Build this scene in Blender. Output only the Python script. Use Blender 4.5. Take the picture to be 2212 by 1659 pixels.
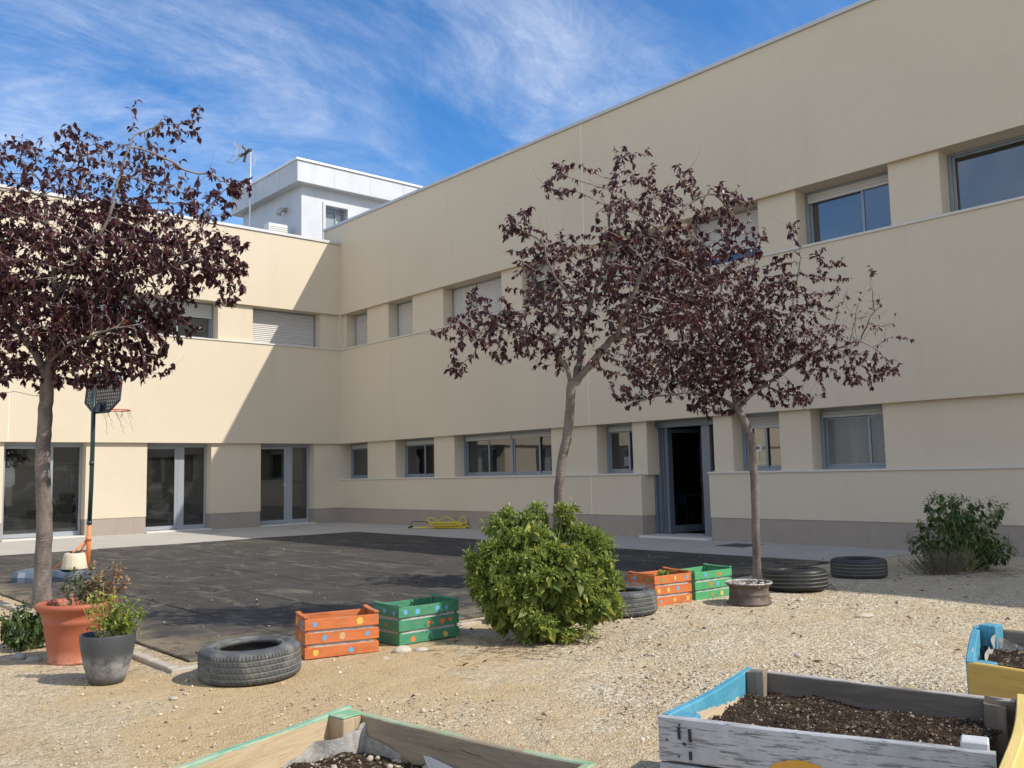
import bpy, math, random
import numpy as np
from mathutils import Vector, Matrix
R_ = math.radians
random.seed(7); rng = np.random.default_rng(7)
sc = bpy.context.scene
for o in list(bpy.data.objects): bpy.data.objects.remove(o)

# ---------------------------------------------------------------- camera
F = 1963.86
YAW, PITCH, ROLL = R_(41.383), R_(5.635), R_(-1.237)
CAM = np.array([-13.263, -22.389, 1.25])
_f = np.array([math.sin(YAW)*math.cos(PITCH), math.cos(YAW)*math.cos(PITCH), math.sin(PITCH)])
_r0 = np.array([math.cos(YAW), -math.sin(YAW), 0.]); _u0 = np.cross(_r0, _f)
_r = _r0*math.cos(ROLL)+_u0*math.sin(ROLL); _u = -_r0*math.sin(ROLL)+_u0*math.cos(ROLL)
cd = bpy.data.cameras.new('camera'); cam = bpy.data.objects.new('camera', cd)
sc.collection.objects.link(cam); sc.camera = cam
cd.sensor_width = 36; cd.lens = F/2212*36; cd.clip_end = 2000; cd.clip_start = .05
cam.matrix_world = Matrix(((_r[0], _u[0], -_f[0], CAM[0]), (_r[1], _u[1], -_f[1], CAM[1]), (_r[2], _u[2], -_f[2], CAM[2]), (0, 0, 0, 1)))
def ray(x, y): return _f+_r*(x-1106)/F-_u*(y-829.5)/F
def at(x, y, dep): return CAM+ray(x, y)*dep
def ground(x, y, z=0.):
    d = ray(x, y); return CAM+d*((z-CAM[2])/d[2])
def gp(x, dep):                      # point of the ground seen in column x at a forward distance
    a = at(x, 829.5, dep); b = at(x, 1829.5, dep); t = a[2]/(a[2]-b[2]); return a+(b-a)*t

# ---------------------------------------------------------------- sky, sun, exposure
SUN = Vector((.5405, -.98, 1.0)).normalized()
EL = math.asin(SUN.z); ROT = math.atan2(SUN.x, SUN.y)
sc.view_settings.view_transform = 'Standard'; sc.view_settings.look = 'None'
sc.view_settings.exposure = 1.0; sc.view_settings.gamma = 1
w = bpy.data.worlds.new('World'); sc.world = w; w.use_nodes = True
nt = w.node_tree; nt.nodes.clear()
def N(nt, t, **k):
    n = nt.nodes.new(t)
    for a, b in k.items(): setattr(n, a, b)
    return n
out = N(nt, 'ShaderNodeOutputWorld'); bg = N(nt, 'ShaderNodeBackground'); bg.inputs['Strength'].default_value = .15
sky = N(nt, 'ShaderNodeTexSky', sky_type='NISHITA', sun_disc=False, sun_elevation=EL, sun_rotation=ROT, altitude=200, air_density=.85, dust_density=.05, ozone_density=4.0)
L = nt.links.new
hs = N(nt, 'ShaderNodeHueSaturation'); hs.inputs['Saturation'].default_value = 1.24; hs.inputs['Value'].default_value = .67
L(sky.outputs[0], hs.inputs['Color'])
tc = N(nt, 'ShaderNodeTexCoord'); sep = N(nt, 'ShaderNodeSeparateXYZ'); L(tc.outputs['Generated'], sep.inputs[0])
mx0 = N(nt, 'ShaderNodeMath', operation='MAXIMUM'); L(sep.outputs[2], mx0.inputs[0]); mx0.inputs[1].default_value = .0
mx = N(nt, 'ShaderNodeMath', operation='ADD'); L(mx0.outputs[0], mx.inputs[0]); mx.inputs[1].default_value = .28
dx = N(nt, 'ShaderNodeMath', operation='DIVIDE'); L(sep.outputs[0], dx.inputs[0]); L(mx.outputs[0], dx.inputs[1])
dy = N(nt, 'ShaderNodeMath', operation='DIVIDE'); L(sep.outputs[1], dy.inputs[0]); L(mx.outputs[0], dy.inputs[1])
cmb = N(nt, 'ShaderNodeCombineXYZ'); L(dx.outputs[0], cmb.inputs[0]); L(dy.outputs[0], cmb.inputs[1])
def cloudnoise(scale, sx, sy, rot, det, rough, dist, off=(0, 0, 0)):
    mp = N(nt, 'ShaderNodeMapping'); mp.inputs['Rotation'].default_value = (0, 0, rot); mp.inputs['Scale'].default_value = (sx, sy, 1); mp.inputs['Location'].default_value = off
    L(cmb.outputs[0], mp.inputs[0]); n = N(nt, 'ShaderNodeTexNoise'); n.inputs['Scale'].default_value = scale; n.inputs['Detail'].default_value = det
    n.inputs['Roughness'].default_value = rough; n.inputs['Distortion'].default_value = dist; L(mp.outputs[0], n.inputs['Vector']); return n
def ramp(nt, src, p0, p1, c0=0., c1=1.):
    m = N(nt, 'ShaderNodeMapRange'); m.interpolation_type = 'SMOOTHSTEP'
    m.inputs['From Min'].default_value = p0; m.inputs['From Max'].default_value = p1; m.inputs['To Min'].default_value = c0; m.inputs['To Max'].default_value = c1
    nt.links.new(src, m.inputs['Value']); return m.outputs[0]
def mth(nt, op, a, b):
    m = N(nt, 'ShaderNodeMath', operation=op)
    for i, v in enumerate((a, b)):
        if isinstance(v, (int, float)): m.inputs[i].default_value = v
        else: nt.links.new(v, m.inputs[i])
    return m.outputs[0]
CLO = (-8.1, -6.4, 0); RB, RM_ = 20, 15
big = ramp(nt, cloudnoise(1.25, .6, 1.0, R_(RB), 5, .55, .5, CLO).outputs[0], .42, .64)
mid = ramp(nt, cloudnoise(2.6, .52, 1.0, R_(RM_), 13, .66, .9, (1.3, 7.7, 0)).outputs[0], .36, .80)
fin = ramp(nt, cloudnoise(8.0, .55, 1.0, R_(RM_), 13, .74, 1.6, (4.3, 1.7, 0)).outputs[0], .22, .86)
dens = mth(nt, 'MULTIPLY', mth(nt, 'MULTIPLY', mth(nt, 'ADD', mth(nt, 'MULTIPLY', big, .95), .08), mid), mth(nt, 'ADD', mth(nt, 'MULTIPLY', fin, .9), .42))
dens = mth(nt, 'MULTIPLY', dens, .62)
# added bright cloud, unseen behind the camera, as neutral fill for the shaded wall
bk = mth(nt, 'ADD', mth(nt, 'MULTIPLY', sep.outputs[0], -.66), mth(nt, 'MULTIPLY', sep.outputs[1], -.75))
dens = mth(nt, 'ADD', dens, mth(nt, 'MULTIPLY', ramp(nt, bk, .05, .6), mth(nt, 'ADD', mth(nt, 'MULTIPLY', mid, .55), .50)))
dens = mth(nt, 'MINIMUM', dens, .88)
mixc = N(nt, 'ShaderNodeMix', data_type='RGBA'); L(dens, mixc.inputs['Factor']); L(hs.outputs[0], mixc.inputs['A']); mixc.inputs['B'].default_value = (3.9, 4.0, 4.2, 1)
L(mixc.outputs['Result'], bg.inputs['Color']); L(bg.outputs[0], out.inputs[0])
sl = bpy.data.lights.new('sun', 'SUN'); sl.energy = 2.5; sl.angle = R_(.55); sl.color = (1, .94, .84)
so = bpy.data.objects.new('sun', sl); sc.collection.objects.link(so); so.rotation_euler = SUN.to_track_quat('Z', 'Y').to_euler(); so.location = (0, -20, 20)

# ---------------------------------------------------------------- helpers
COL = sc.collection
def tag(o, label=None, cat=None, group=None, kind=None):
    if label: o['label'] = label
    if cat: o['category'] = cat
    if group: o['group'] = group
    if kind: o['kind'] = kind
    return o
def empty(name, loc=(0, 0, 0), rz=0, **k):
    o = bpy.data.objects.new(name, None); COL.objects.link(o); o.location = tuple(float(c) for c in loc); o.rotation_euler = (0, 0, rz); o.empty_display_size = .2
    return tag(o, **k)
def unit(v): v = np.asarray(v, float); return v/(np.linalg.norm(v)+1e-12)
class MB:
    def __init__(s): s.v = []; s.f = []; s.m = []; s.n = 0
    def add(s, vs, fs, mi=0):
        b = s.n; s.v.extend([tuple(map(float, p)) for p in vs]); s.n += len(vs)
        s.f.extend([tuple(b+i for i in f) for f in fs]); s.m.extend([mi]*len(fs)); return s
    def box(s, x0, x1, y0, y1, z0, z1, mi=0):
        if x0 > x1: x0, x1 = x1, x0
        if y0 > y1: y0, y1 = y1, y0
        v = [(x, y, z) for x in (x0, x1) for y in (y0, y1) for z in (z0, z1)]
        return s.add(v, [(0, 1, 3, 2), (4, 6, 7, 5), (0, 4, 5, 1), (2, 3, 7, 6), (0, 2, 6, 4), (1, 5, 7, 3)], mi)
    def bbox(s, x0, x1, y0, y1, z0, z1, b=.003, mi=0):       # box with chamfered edges
        if x0 > x1: x0, x1 = x1, x0
        if y0 > y1: y0, y1 = y1, y0
        c = [(x0+x1)/2, (y0+y1)/2, (z0+z1)/2]; h = [(x1-x0)/2, (y1-y0)/2, (z1-z0)/2]; b = min(b, min(h)*.6)
        vs = []; idx = {}
        for sx in (-1, 1):
            for sy in (-1, 1):
                for sz in (-1, 1):
                    for a in range(3):
                        p = [c[i]+(sx, sy, sz)[i]*(h[i]-(0 if i == a else b)) for i in range(3)]
                        idx[(sx, sy, sz, a)] = len(vs); vs.append(p)
        fs = []
        for a in range(3):
            o = [i for i in range(3) if i != a]
            for sg in (-1, 1):
                q = []
                for p, r in ((-1, -1), (1, -1), (1, 1), (-1, 1)):
                    k = [0, 0, 0]; k[a] = sg; k[o[0]] = p; k[o[1]] = r; q.append(idx[(*k, a)])
                fs.append(tuple(q))
        for a in range(3):                                    # edges parallel to axis a
            o = [i for i in range(3) if i != a]
            for p in (-1, 1):
                for r in (-1, 1):
                    k0 = [0, 0, 0]; k0[o[0]] = p; k0[o[1]] = r; k1 = list(k0); k0[a] = -1; k1[a] = 1
                    fs.append((idx[(*k0, o[0])], idx[(*k1, o[0])], idx[(*k1, o[1])], idx[(*k0, o[1])]))
        for sx in (-1, 1):
            for sy in (-1, 1):
                for sz in (-1, 1): fs.append(tuple(idx[(sx, sy, sz, a)] for a in range(3)))
        return s.add(vs, fs, mi)
    def obox(s, p, ex, ey, ez, mi=0):                         # corner + three edge vectors
        p = np.asarray(p, float); ex, ey, ez = map(lambda a: np.asarray(a, float), (ex, ey, ez))
        v = [p+ex*i+ey*j+ez*k for i in (0, 1) for j in (0, 1) for k in (0, 1)]
        return s.add(v, [(0, 1, 3, 2), (4, 6, 7, 5), (0, 4, 5, 1), (2, 3, 7, 6), (0, 2, 6, 4), (1, 5, 7, 3)], mi)
    def tube(s, pts, rad, sides=6, mi=0, cap=True):
        pts = [np.asarray(p, float) for p in pts]; n = len(pts)
        if not hasattr(rad, '__len__'): rad = [rad]*n
        t0 = unit(pts[1]-pts[0]); a = np.array([0, 0, 1.]) if abs(t0[2]) < .9 else np.array([1., 0, 0]); nx = unit(np.cross(a, t0))
        vs = []
        for i in range(n):
            t = unit(pts[min(i+1, n-1)]-pts[max(i-1, 0)]); nx = unit(nx-t*(nx@t)); ny = np.cross(t, nx)
            for k in range(sides):
                an = 2*math.pi*k/sides; vs.append(pts[i]+(nx*math.cos(an)+ny*math.sin(an))*rad[i])
        fs = [(i*sides+k, i*sides+(k+1) % sides, (i+1)*sides+(k+1) % sides, (i+1)*sides+k) for i in range(n-1) for k in range(sides)]
        if cap: fs += [tuple(range(sides))[::-1], tuple((n-1)*sides+k for k in range(sides))]
        return s.add(vs, fs, mi)
    def lathe(s, prof, seg=48, mi=0, c=(0, 0, 0), close=False, jit=0.):
        vs = []; n = len(prof)
        for r, z in prof:
            for k in range(seg):
                a = 2*math.pi*k/seg; vs.append((c[0]+r*math.cos(a), c[1]+r*math.sin(a), c[2]+z))
        m = n if close else n-1
        fs = [(i*seg+k, i*seg+(k+1) % seg, ((i+1) % n)*seg+(k+1) % seg, ((i+1) % n)*seg+k) for i in range(m) for k in range(seg)]
        return s.add(vs, fs, mi)
    def build(s, name, mats, parent=None, smooth=False, loc=None, rot=None, **k):
        me = bpy.data.meshes.new(name); me.from_pydata(s.v, [], s.f)
        if not isinstance(mats, (list, tuple)): mats = [mats]
        for m in mats: me.materials.append(m)
        if len(mats) > 1: me.polygons.foreach_set('material_index', s.m)
        if smooth: me.polygons.foreach_set('use_smooth', [True]*len(s.f))
        me.update(); o = bpy.data.objects.new(name, me); COL.objects.link(o)
        if parent: o.parent = parent
        if loc is not None: o.location = tuple(map(float, loc))
        if rot is not None: o.rotation_euler = rot
        return tag(o, **k)
def meshobj(name, V, Fq, mats, parent=None, smooth=False, mi=None, **k):      # numpy arrays, faces of equal size
    me = bpy.data.meshes.new(name); V = np.asarray(V, np.float32); Fq = np.asarray(Fq, np.int32); n, c = Fq.shape
    me.vertices.add(len(V)); me.vertices.foreach_set('co', V.ravel()); me.loops.add(n*c); me.loops.foreach_set('vertex_index', Fq.ravel())
    me.polygons.add(n); me.polygons.foreach_set('loop_start', np.arange(0, n*c, c, dtype=np.int32))
    if not isinstance(mats, (list, tuple)): mats = [mats]
    for m in mats: me.materials.append(m)
    if mi is not None: me.polygons.foreach_set('material_index', np.asarray(mi, np.int32))
    if smooth: me.polygons.foreach_set('use_smooth', np.ones(n, bool))
    me.update(calc_edges=True); me.validate(); o = bpy.data.objects.new(name, me); COL.objects.link(o)
    if parent: o.parent = parent
    return tag(o, **k)
def copy_tree(o, parent=None):
    c = o.copy(); COL.objects.link(c)
    if parent: c.parent = parent
    for ch in o.children: copy_tree(ch, c)
    return c

# ---------------------------------------------------------------- materials
class M:
    def __init__(s, name, col=(.5, .5, .5), rough=.7, metal=0., spec=.5):
        s.m = bpy.data.materials.new(name); s.m.use_nodes = True; s.nt = s.m.node_tree; s.b = s.nt.nodes['Principled BSDF']
        s.b.inputs['Roughness'].default_value = rough; s.b.inputs['Metallic'].default_value = metal; s.b.inputs['Specular IOR Level'].default_value = spec
        s.col = s.rgb(col); s.h = None; s.tc = s.nt.nodes.new('ShaderNodeTexCoord')
    def rgb(s, c):
        n = s.nt.nodes.new('ShaderNodeRGB'); n.outputs[0].default_value = (*c, 1); return n.outputs[0]
    def vec(s, scale=(1, 1, 1), rot=(0, 0, 0), loc=(0, 0, 0), src='Object'):
        mp = s.nt.nodes.new('ShaderNodeMapping'); mp.inputs['Scale'].default_value = scale; mp.inputs['Rotation'].default_value = rot; mp.inputs['Location'].default_value = loc
        if src == 'World':
            g = s.nt.nodes.new('ShaderNodeNewGeometry'); s.nt.links.new(g.outputs['Position'], mp.inputs[0])
        else: s.nt.links.new(s.tc.outputs[src], mp.inputs[0])
        return mp.outputs[0]
    def noise(s, scale=5, det=5, rough=.55, dist=0, v=None, **k):
        n = s.nt.nodes.new('ShaderNodeTexNoise'); n.inputs['Scale'].default_value = scale; n.inputs['Detail'].default_value = det; n.inputs['Roughness'].default_value = rough; n.inputs['Distortion'].default_value = dist
        s.nt.links.new(v if v is not None else s.vec(**k), n.inputs['Vector']); return n.outputs[0]
    def vor(s, scale=5, feature='F1', v=None, out=0, rnd=1., **k):
        n = s.nt.nodes.new('ShaderNodeTexVoronoi'); n.feature = feature; n.inputs['Scale'].default_value = scale; n.inputs['Randomness'].default_value = rnd
        s.nt.links.new(v if v is not None else s.vec(**k), n.inputs['Vector']); return n.outputs[out]
    def ramp(s, src, a, b, c0=0., c1=1.): return ramp(s.nt, src, a, b, c0, c1)
    def math(s, op, a, b=0.): return mth(s.nt, op, a, b)
    def mixc(s, fac, a, b, mode='MIX'):
        n = s.nt.nodes.new('ShaderNodeMix'); n.data_type = 'RGBA'; n.blend_type = mode
        for i, v in (('Factor', fac), ('A', a), ('B', b)):
            if isinstance(v, tuple): n.inputs[i].default_value = (*v, 1)
            elif isinstance(v, (int, float)): n.inputs[i].default_value = v
            else: s.nt.links.new(v, n.inputs[i])
        return n.outputs['Result']
    def over(s, fac, c): s.col = s.mixc(fac, s.col, c); return s
    def axis(s, v, i):
        n = s.nt.nodes.new('ShaderNodeSeparateXYZ'); s.nt.links.new(v, n.inputs[0]); return n.outputs[i]
    def island(s):
        g = s.nt.nodes.new('ShaderNodeNewGeometry'); return g.outputs['Random Per Island']
    def bump(s, h, strength=.3, dist=.01):
        n = s.nt.nodes.new('ShaderNodeBump'); n.inputs['Strength'].default_value = strength; n.inputs['Distance'].default_value = dist; s.nt.links.new(h, n.inputs['Height'])
        if s.h is not None: s.nt.links.new(s.h, n.inputs['Normal'])
        s.h = n.outputs[0]; return s
    def rough(s, src): s.nt.links.new(src, s.b.inputs['Roughness']); return s
    def done(s):
        s.nt.links.new(s.col, s.b.inputs['Base Color'])
        if s.h is not None: s.nt.links.new(s.h, s.b.inputs['Normal'])
        return s.m
def stucco(name, c, c2):
    m = M(name, c, .9, spec=.2)
    m.over(m.ramp(m.noise(.35, 4, .6, src='World'), .35, .7), c2)
    m.over(m.ramp(m.noise(6, 6, .7, src='World'), .45, .8, 0, .22), tuple(x*.8 for x in c))
    st = m.noise(1.3, 6, .65, v=m.vec((1, 1, .09), src='World'))
    m.over(m.ramp(st, .54, .8, 0, .24), tuple(x*.72 for x in c))
    m.bump(m.noise(160, 3, .6, src='World'), .25, .002); return m.done()
STUC = stucco('stucco', (.620, .537, .412), (.588, .510, .390))
JOINT = M('joint', (.80, .73, .60), .8).done()
m = M('plinth_tile', (.330, .278, .232), .6); m.over(m.ramp(m.noise(2.5, 5, .6, src='World'), .35, .7, 0, .5), (.285, .240, .203)); m.bump(m.noise(60, 3, src='World'), .1, .002); PLIN = m.done()
m = M('grey_cap', (.56, .56, .55), .45, .3); m.over(m.ramp(m.noise(3, 4, src='World'), .4, .7, 0, .4), (.46, .46, .45)); CAP = m.done()
m = M('stone_sill', (.60, .57, .52), .6); m.over(m.ramp(m.noise(8, 4, src='World'), .4, .7, 0, .4), (.5, .47, .42)); SILL = m.done()
FRAME = M('blue_grey_aluminium', (.235, .270, .315), .38, .25).done()
FRAMED = M('dark_blue_grey_aluminium', (.155, .185, .225), .4, .25).done()
FRAMEL = M('pale_aluminium', (.36, .39, .43), .35, .35).done()
SHUT = M('shutter_slats', (.52, .51, .49), .5).done()
RUBB = M('gasket', (.02, .02, .022), .6).done()
def glassmat(name, tint=(.55, .58, .58), refl=.0, dirt=.02):
    m = bpy.data.materials.new(name); m.use_nodes = True; nt = m.node_tree; nt.nodes.clear()
    o = N(nt, 'ShaderNodeOutputMaterial'); t = N(nt, 'ShaderNodeBsdfTransparent'); t.inputs[0].default_value = (*tint, 1)
    g = N(nt, 'ShaderNodeBsdfGlossy'); g.inputs['Roughness'].default_value = .015; g.inputs[0].default_value = (.95, .97, 1, 1)
    fr = N(nt, 'ShaderNodeFresnel'); fr.inputs[0].default_value = 1.75
    a = mth(nt, 'ADD', mth(nt, 'MULTIPLY', fr.outputs[0], 1.35), refl)
    tcn = N(nt, 'ShaderNodeTexCoord'); nz = N(nt, 'ShaderNodeTexNoise'); nz.inputs['Scale'].default_value = .9; nt.links.new(tcn.outputs['Object'], nz.inputs['Vector'])
    bp = N(nt, 'ShaderNodeBump'); bp.inputs['Strength'].default_value = .02; bp.inputs['Distance'].default_value = .05; nt.links.new(nz.outputs[0], bp.inputs['Height']); nt.links.new(bp.outputs[0], g.inputs['Normal'])
    mx = N(nt, 'ShaderNodeMixShader'); nt.links.new(a, mx.inputs[0]); nt.links.new(t.outputs[0], mx.inputs[1]); nt.links.new(g.outputs[0], mx.inputs[2])
    d = N(nt, 'ShaderNodeBsdfDiffuse'); d.inputs[0].default_value = (.45, .45, .42, 1)
    n2 = N(nt, 'ShaderNodeTexNoise'); n2.inputs['Scale'].default_value = 2.2; n2.inputs['Detail'].default_value = 8; n2.inputs['Distortion'].default_value = 1.5; nt.links.new(tcn.outputs['Object'], n2.inputs['Vector'])
    m2 = N(nt, 'ShaderNodeMixShader'); nt.links.new(ramp(nt, n2.outputs[0], .5, .75, dirt*.25, dirt), m2.inputs[0]); nt.links.new(mx.outputs[0], m2.inputs[1]); nt.links.new(d.outputs[0], m2.inputs[2]); nt.links.new(m2.outputs[0], o.inputs[0])
    return m
FROST = M('frosted_glass', (.19, .195, .188), .2); FROST.over(FROST.ramp(FROST.noise(1.2, 3, .5, v=FROST.vec((1, 2.2, .25), src='World')), .4, .65, 0, .8), (.11, .115, .113)); FROST = FROST.done()
GLASS = glassmat('window_glass', refl=.03); GDIRTY = glassmat('smeared_glass', (.33, .36, .36), 0., .085)
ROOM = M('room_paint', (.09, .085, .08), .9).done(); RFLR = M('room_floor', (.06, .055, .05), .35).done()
BLIND = M('white_blind', (.66, .68, .70), .8).done()
DARKP = M('dark_item', (.03, .03, .03), .8).done(); WHITEP = M('white_paper', (.7, .7, .68), .8).done(); BLUEP = M('blue_item', (.03, .14, .32), .6).done()

# ================================================================= SETTING
GX0, GX1, GY0, GY1 = -10.70, -2.12, -16.02, -4.25          # rubber mat
# ground -----------------------------------------------------------
m = M('gravelly_earth', (.545, .400, .220), .95, spec=.15)
zone = m.ramp(m.noise(.55, 4, .6, .5, src='World'), .42, .58)
gp1 = m.axis(m.vec(src='World'), 1); gp0 = m.axis(m.vec(src='World'), 0)
nearf = m.ramp(m.math('SUBTRACT', gp0, m.math('MULTIPLY', gp1, .9)), 6.2, 8.2)       # stonier towards the beds
zone2 = m.math('MINIMUM', m.math('ADD', m.math('MULTIPLY', zone, .55), m.math('MULTIPLY', nearf, .65)), 1.)
m.over(zone2, (.53, .445, .315))
v1 = m.vor(95, out=1, src='World'); g1 = m.axis(v1, 0)
m.over(m.math('MULTIPLY', m.math('MULTIPLY', m.ramp(g1, .62, .95), .75), m.math('ADD', m.math('MULTIPLY', zone2, .7), .3)), (.78, .68, .48)); m.over(m.math('MULTIPLY', m.math('MULTIPLY', m.ramp(g1, .30, .02), .85), m.math('ADD', m.math('MULTIPLY', zone2, .75), .25)), (.29, .22, .13))
v2 = m.vor(42, out=1, src='World'); g2 = m.axis(v2, 1)
m.over(m.math('MULTIPLY', m.math('MULTIPLY', m.ramp(g2, .70, .85), zone2), .55), (.82, .75, .60)); m.over(m.math('MULTIPLY', m.math('MULTIPLY', m.ramp(g2, .14, .06), zone2), .55), (.22, .195, .16))
m.over(m.ramp(m.noise(1.1, 6, .65, .4, src='World'), .50, .72, 0, .5), (.47, .33, .17))
m.over(m.ramp(m.noise(3.2, 7, .7, .5, src='World'), .52, .70, 0, .45), (.39, .275, .145)); m.over(m.ramp(m.noise(14, 6, .75, src='World'), .58, .70, 0, .6), (.20, .14, .08))
hh = m.math('ADD', m.math('MULTIPLY', m.vor(95, src='World'), -.6), m.math('MULTIPLY', m.math('MULTIPLY', m.vor(42, src='World'), zone2), -1.1))
m.bump(m.noise(1.7, 4, .6, .6, src='World'), .5, .10); m.bump(m.noise(6, 9, .72, src='World'), .65, .05); m.bump(hh, .85, .013); GRD = m.done()
gb = MB(); S = 400
nx = 70; xs = np.concatenate([[-S, -60, -25], np.linspace(-16, 4, 81), [12, 40, S]]); ys = np.concatenate([[-S, -60, -30], np.linspace(-24, -2, 89), [5, 40, S]])
def terrain(x, y):
    d = .010*math.sin(1.7*x+.6*y)*math.sin(1.1*y-.4*x+1)+.006*math.sin(4.1*x+2)*math.sin(3.7*y)
    # flat under the mat and pavements
    k = min(max((-16.35-y)/.5, (-10.95-x)/.5, 0), 1)
    if x > -1 or x < -15 or y < -23.5: k = 0
    return -.008+k*(.008+d*k) if k > 0 else -.008
V = [(x, y, terrain(x, y)) for y in ys for x in xs]; nxs = len(xs)
meshobj('ground', V, [(j*nxs+i, j*nxs+i+1, (j+1)*nxs+i+1, (j+1)*nxs+i) for j in range(len(ys)-1) for i in range(nxs-1)], GRD, smooth=True, kind='structure', label='pale sandy gravel ground of the yard')
# rubber mat ---------------------------------------------------------
m = M('rubber_tiles', (.050, .045, .040), .85, spec=.3)
n1 = m.noise(1.2, 8, .7, .6, v=m.vec((1, 1, 1), src='World')); m.over(m.ramp(n1, .45, .75, 0, .6), (.105, .100, .085))
n2 = m.noise(1.6, 8, .72, 1.0, v=m.vec((2.2, .7, 1), (0, 0, R_(40)), src='World')); m.over(m.ramp(n2, .50, .70, 0, .85), (.165, .153, .118)); n3 = m.noise(2.6, 9, .75, 1.2, v=m.vec((.7, 2.4, 1), (0, 0, R_(48)), src='World')); m.over(m.ramp(n3, .54, .66, 0, .75), (.026, .025, .025))
n2b = m.noise(.9, 6, .7, .3, v=m.vec((1, 1, 1), loc=(5, 3, 0), src='World')); m.over(m.ramp(n2b, .56, .72, 0, .45), (.115, .080, .072))
m.over(m.ramp(m.noise(230, 3, .8, src='World'), .60, .72, 0, .6), (.19, .18, .16))
sp = m.vor(16, src='World'); m.over(m.ramp(sp, .055, .03, 0, .8), (.45, .42, .35))
edge = m.axis(m.vec(src='World'), 1); m.over(m.math('MULTIPLY', m.ramp(edge, -14.6, -16.2), m.ramp(m.noise(2.5, 6, .7, src='World'), .42, .6, 0, .75)), (.24, .20, .135))
ex = m.axis(m.vec(src='World'), 0); m.over(m.math('MULTIPLY', m.ramp(ex, -10.0, -10.8), m.ramp(m.noise(2.0, 6, .7, src='World'), .38, .6, 0, .8)), (.27, .22, .14))
m.bump(m.noise(120, 4, .7, src='World'), .5, .004); RUB = m.done()
mb = MB()
r2 = random.Random(3)
ys_ = np.linspace(GY0, GY1, 13)
xe = [GX0, -9.75, -8.75, -7.75, -6.75, -5.75, -4.75, -3.75, -2.75, GX1]
for i in range(len(xe)-1):
    for j in range(len(ys_)-1):
        gx = .004+r2.random()*.004; gy = .002
        z = .010+r2.random()*.005
        mb.bbox(xe[i]+gx, xe[i+1]-gx, ys_[j]+gy, ys_[j+1]-gy, -.03, z, .006)
mat_o = mb.build('rubber_paving', RUB, kind='structure', label='worn black rubber tile paving of the play court')
mb = MB(); mb.box(GX0, GX1, GY0, GY1, -.02, -.002); mb.build('paving_base', M('joint_dirt', (.035, .03, .024), .95).done(), kind='structure', label='dark dirt in the joints under the rubber tiles')
# pavement -----------------------------------------------------------
m = M('concrete_pavers', (.43, .405, .36), .85, spec=.3)
m.over(m.ramp(m.noise(1.1, 6, .65, src='World'), .35, .7, 0, .6), (.36, .34, .31)); m.over(m.ramp(m.noise(40, 5, .7, src='World'), .5, .75, 0, .3), (.27, .255, .23))
m.over(m.ramp(m.vor(1.7, out=0, v=m.vec((1, 2.4, 1), src='World')), .14, .05, 0, .0), (.2, .3, .4)); m.bump(m.noise(70, 4, src='World'), .2, .003); PAV = m.done()
mb = MB()
def pavers(x0, x1, y0, y1, sx, sy):
    nx = max(1, round((x1-x0)/sx)); ny = max(1, round((y1-y0)/sy))
    for i in range(nx):
        for j in range(ny):
            a, b = x0+(x1-x0)*i/nx, x0+(x1-x0)*(i+1)/nx; c, d = y0+(y1-y0)*j/ny, y0+(y1-y0)*(j+1)/ny
            mb.bbox(a+.0015, b-.0015, c+.0015, d-.0015, -.05, .012+r2.random()*.0015, .003)
pavers(-20, GX1+.02, -4.23, .44, .6, .6); pavers(GX1+.02, .44, -16.30, .44, .62, .6)
mb.build('pavement', PAV, kind='structure', label='light grey concrete paver walkway along the walls')
mb = MB(); mb.box(-20, .44, -4.22, .44, -.04, .006); mb.box(GX1+.03, .44, -16.29, -4.22, -.04, .006); mb.build('pavement_joints', M('mortar', (.25, .235, .21), .9).done(), kind='structure', label='mortar joints between the concrete pavers')
# faded paint on pavers near the corner
def blob(cx, cy, rx, ry, n=14, seed=0, k=.3):
    q = random.Random(seed); return [(cx+rx*(1+k*(q.random()-.5))*math.cos(2*math.pi*i/n), cy+ry*(1+k*(q.random()-.5))*math.sin(2*math.pi*i/n)) for i in range(n)]
def softmat(name, c, amount=.5, scale=9):
    m = M(name, c, .8); m.done(); nt = m.nt; t = N(nt, 'ShaderNodeBsdfTransparent'); mx = N(nt, 'ShaderNodeMixShader')
    nt.links.new(m.ramp(m.noise(scale, 6, .7, src='World'), .40, .62, 0, amount), mx.inputs[0]); nt.links.new(t.outputs[0], mx.inputs[1]); nt.links.new(m.b.outputs[0], mx.inputs[2]); nt.links.new(mx.outputs[0], nt.nodes['Material Output'].inputs[0]); return m.m
CH1, CH2 = softmat('faded_orange_chalk', (.55, .36, .2), .55), softmat('faded_blue_chalk', (.30, .42, .5), .55)
mb = MB()
for k in range(9):
    a = -1.8-k*.42; y = -1.15-.9*((k*7) % 5)/5
    poly = blob(a, y, .16+.1*(k % 3), .10, seed=k); n = mb.n; mb.add([(x, y_, .0175) for x, y_ in poly], [tuple(range(len(poly)))], k % 2)
tag(mb.build('chalk_marks', [CH1, CH2]), 'faded orange and blue paint marks on the pavers by the corner', 'ground marking', kind='structure')
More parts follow.
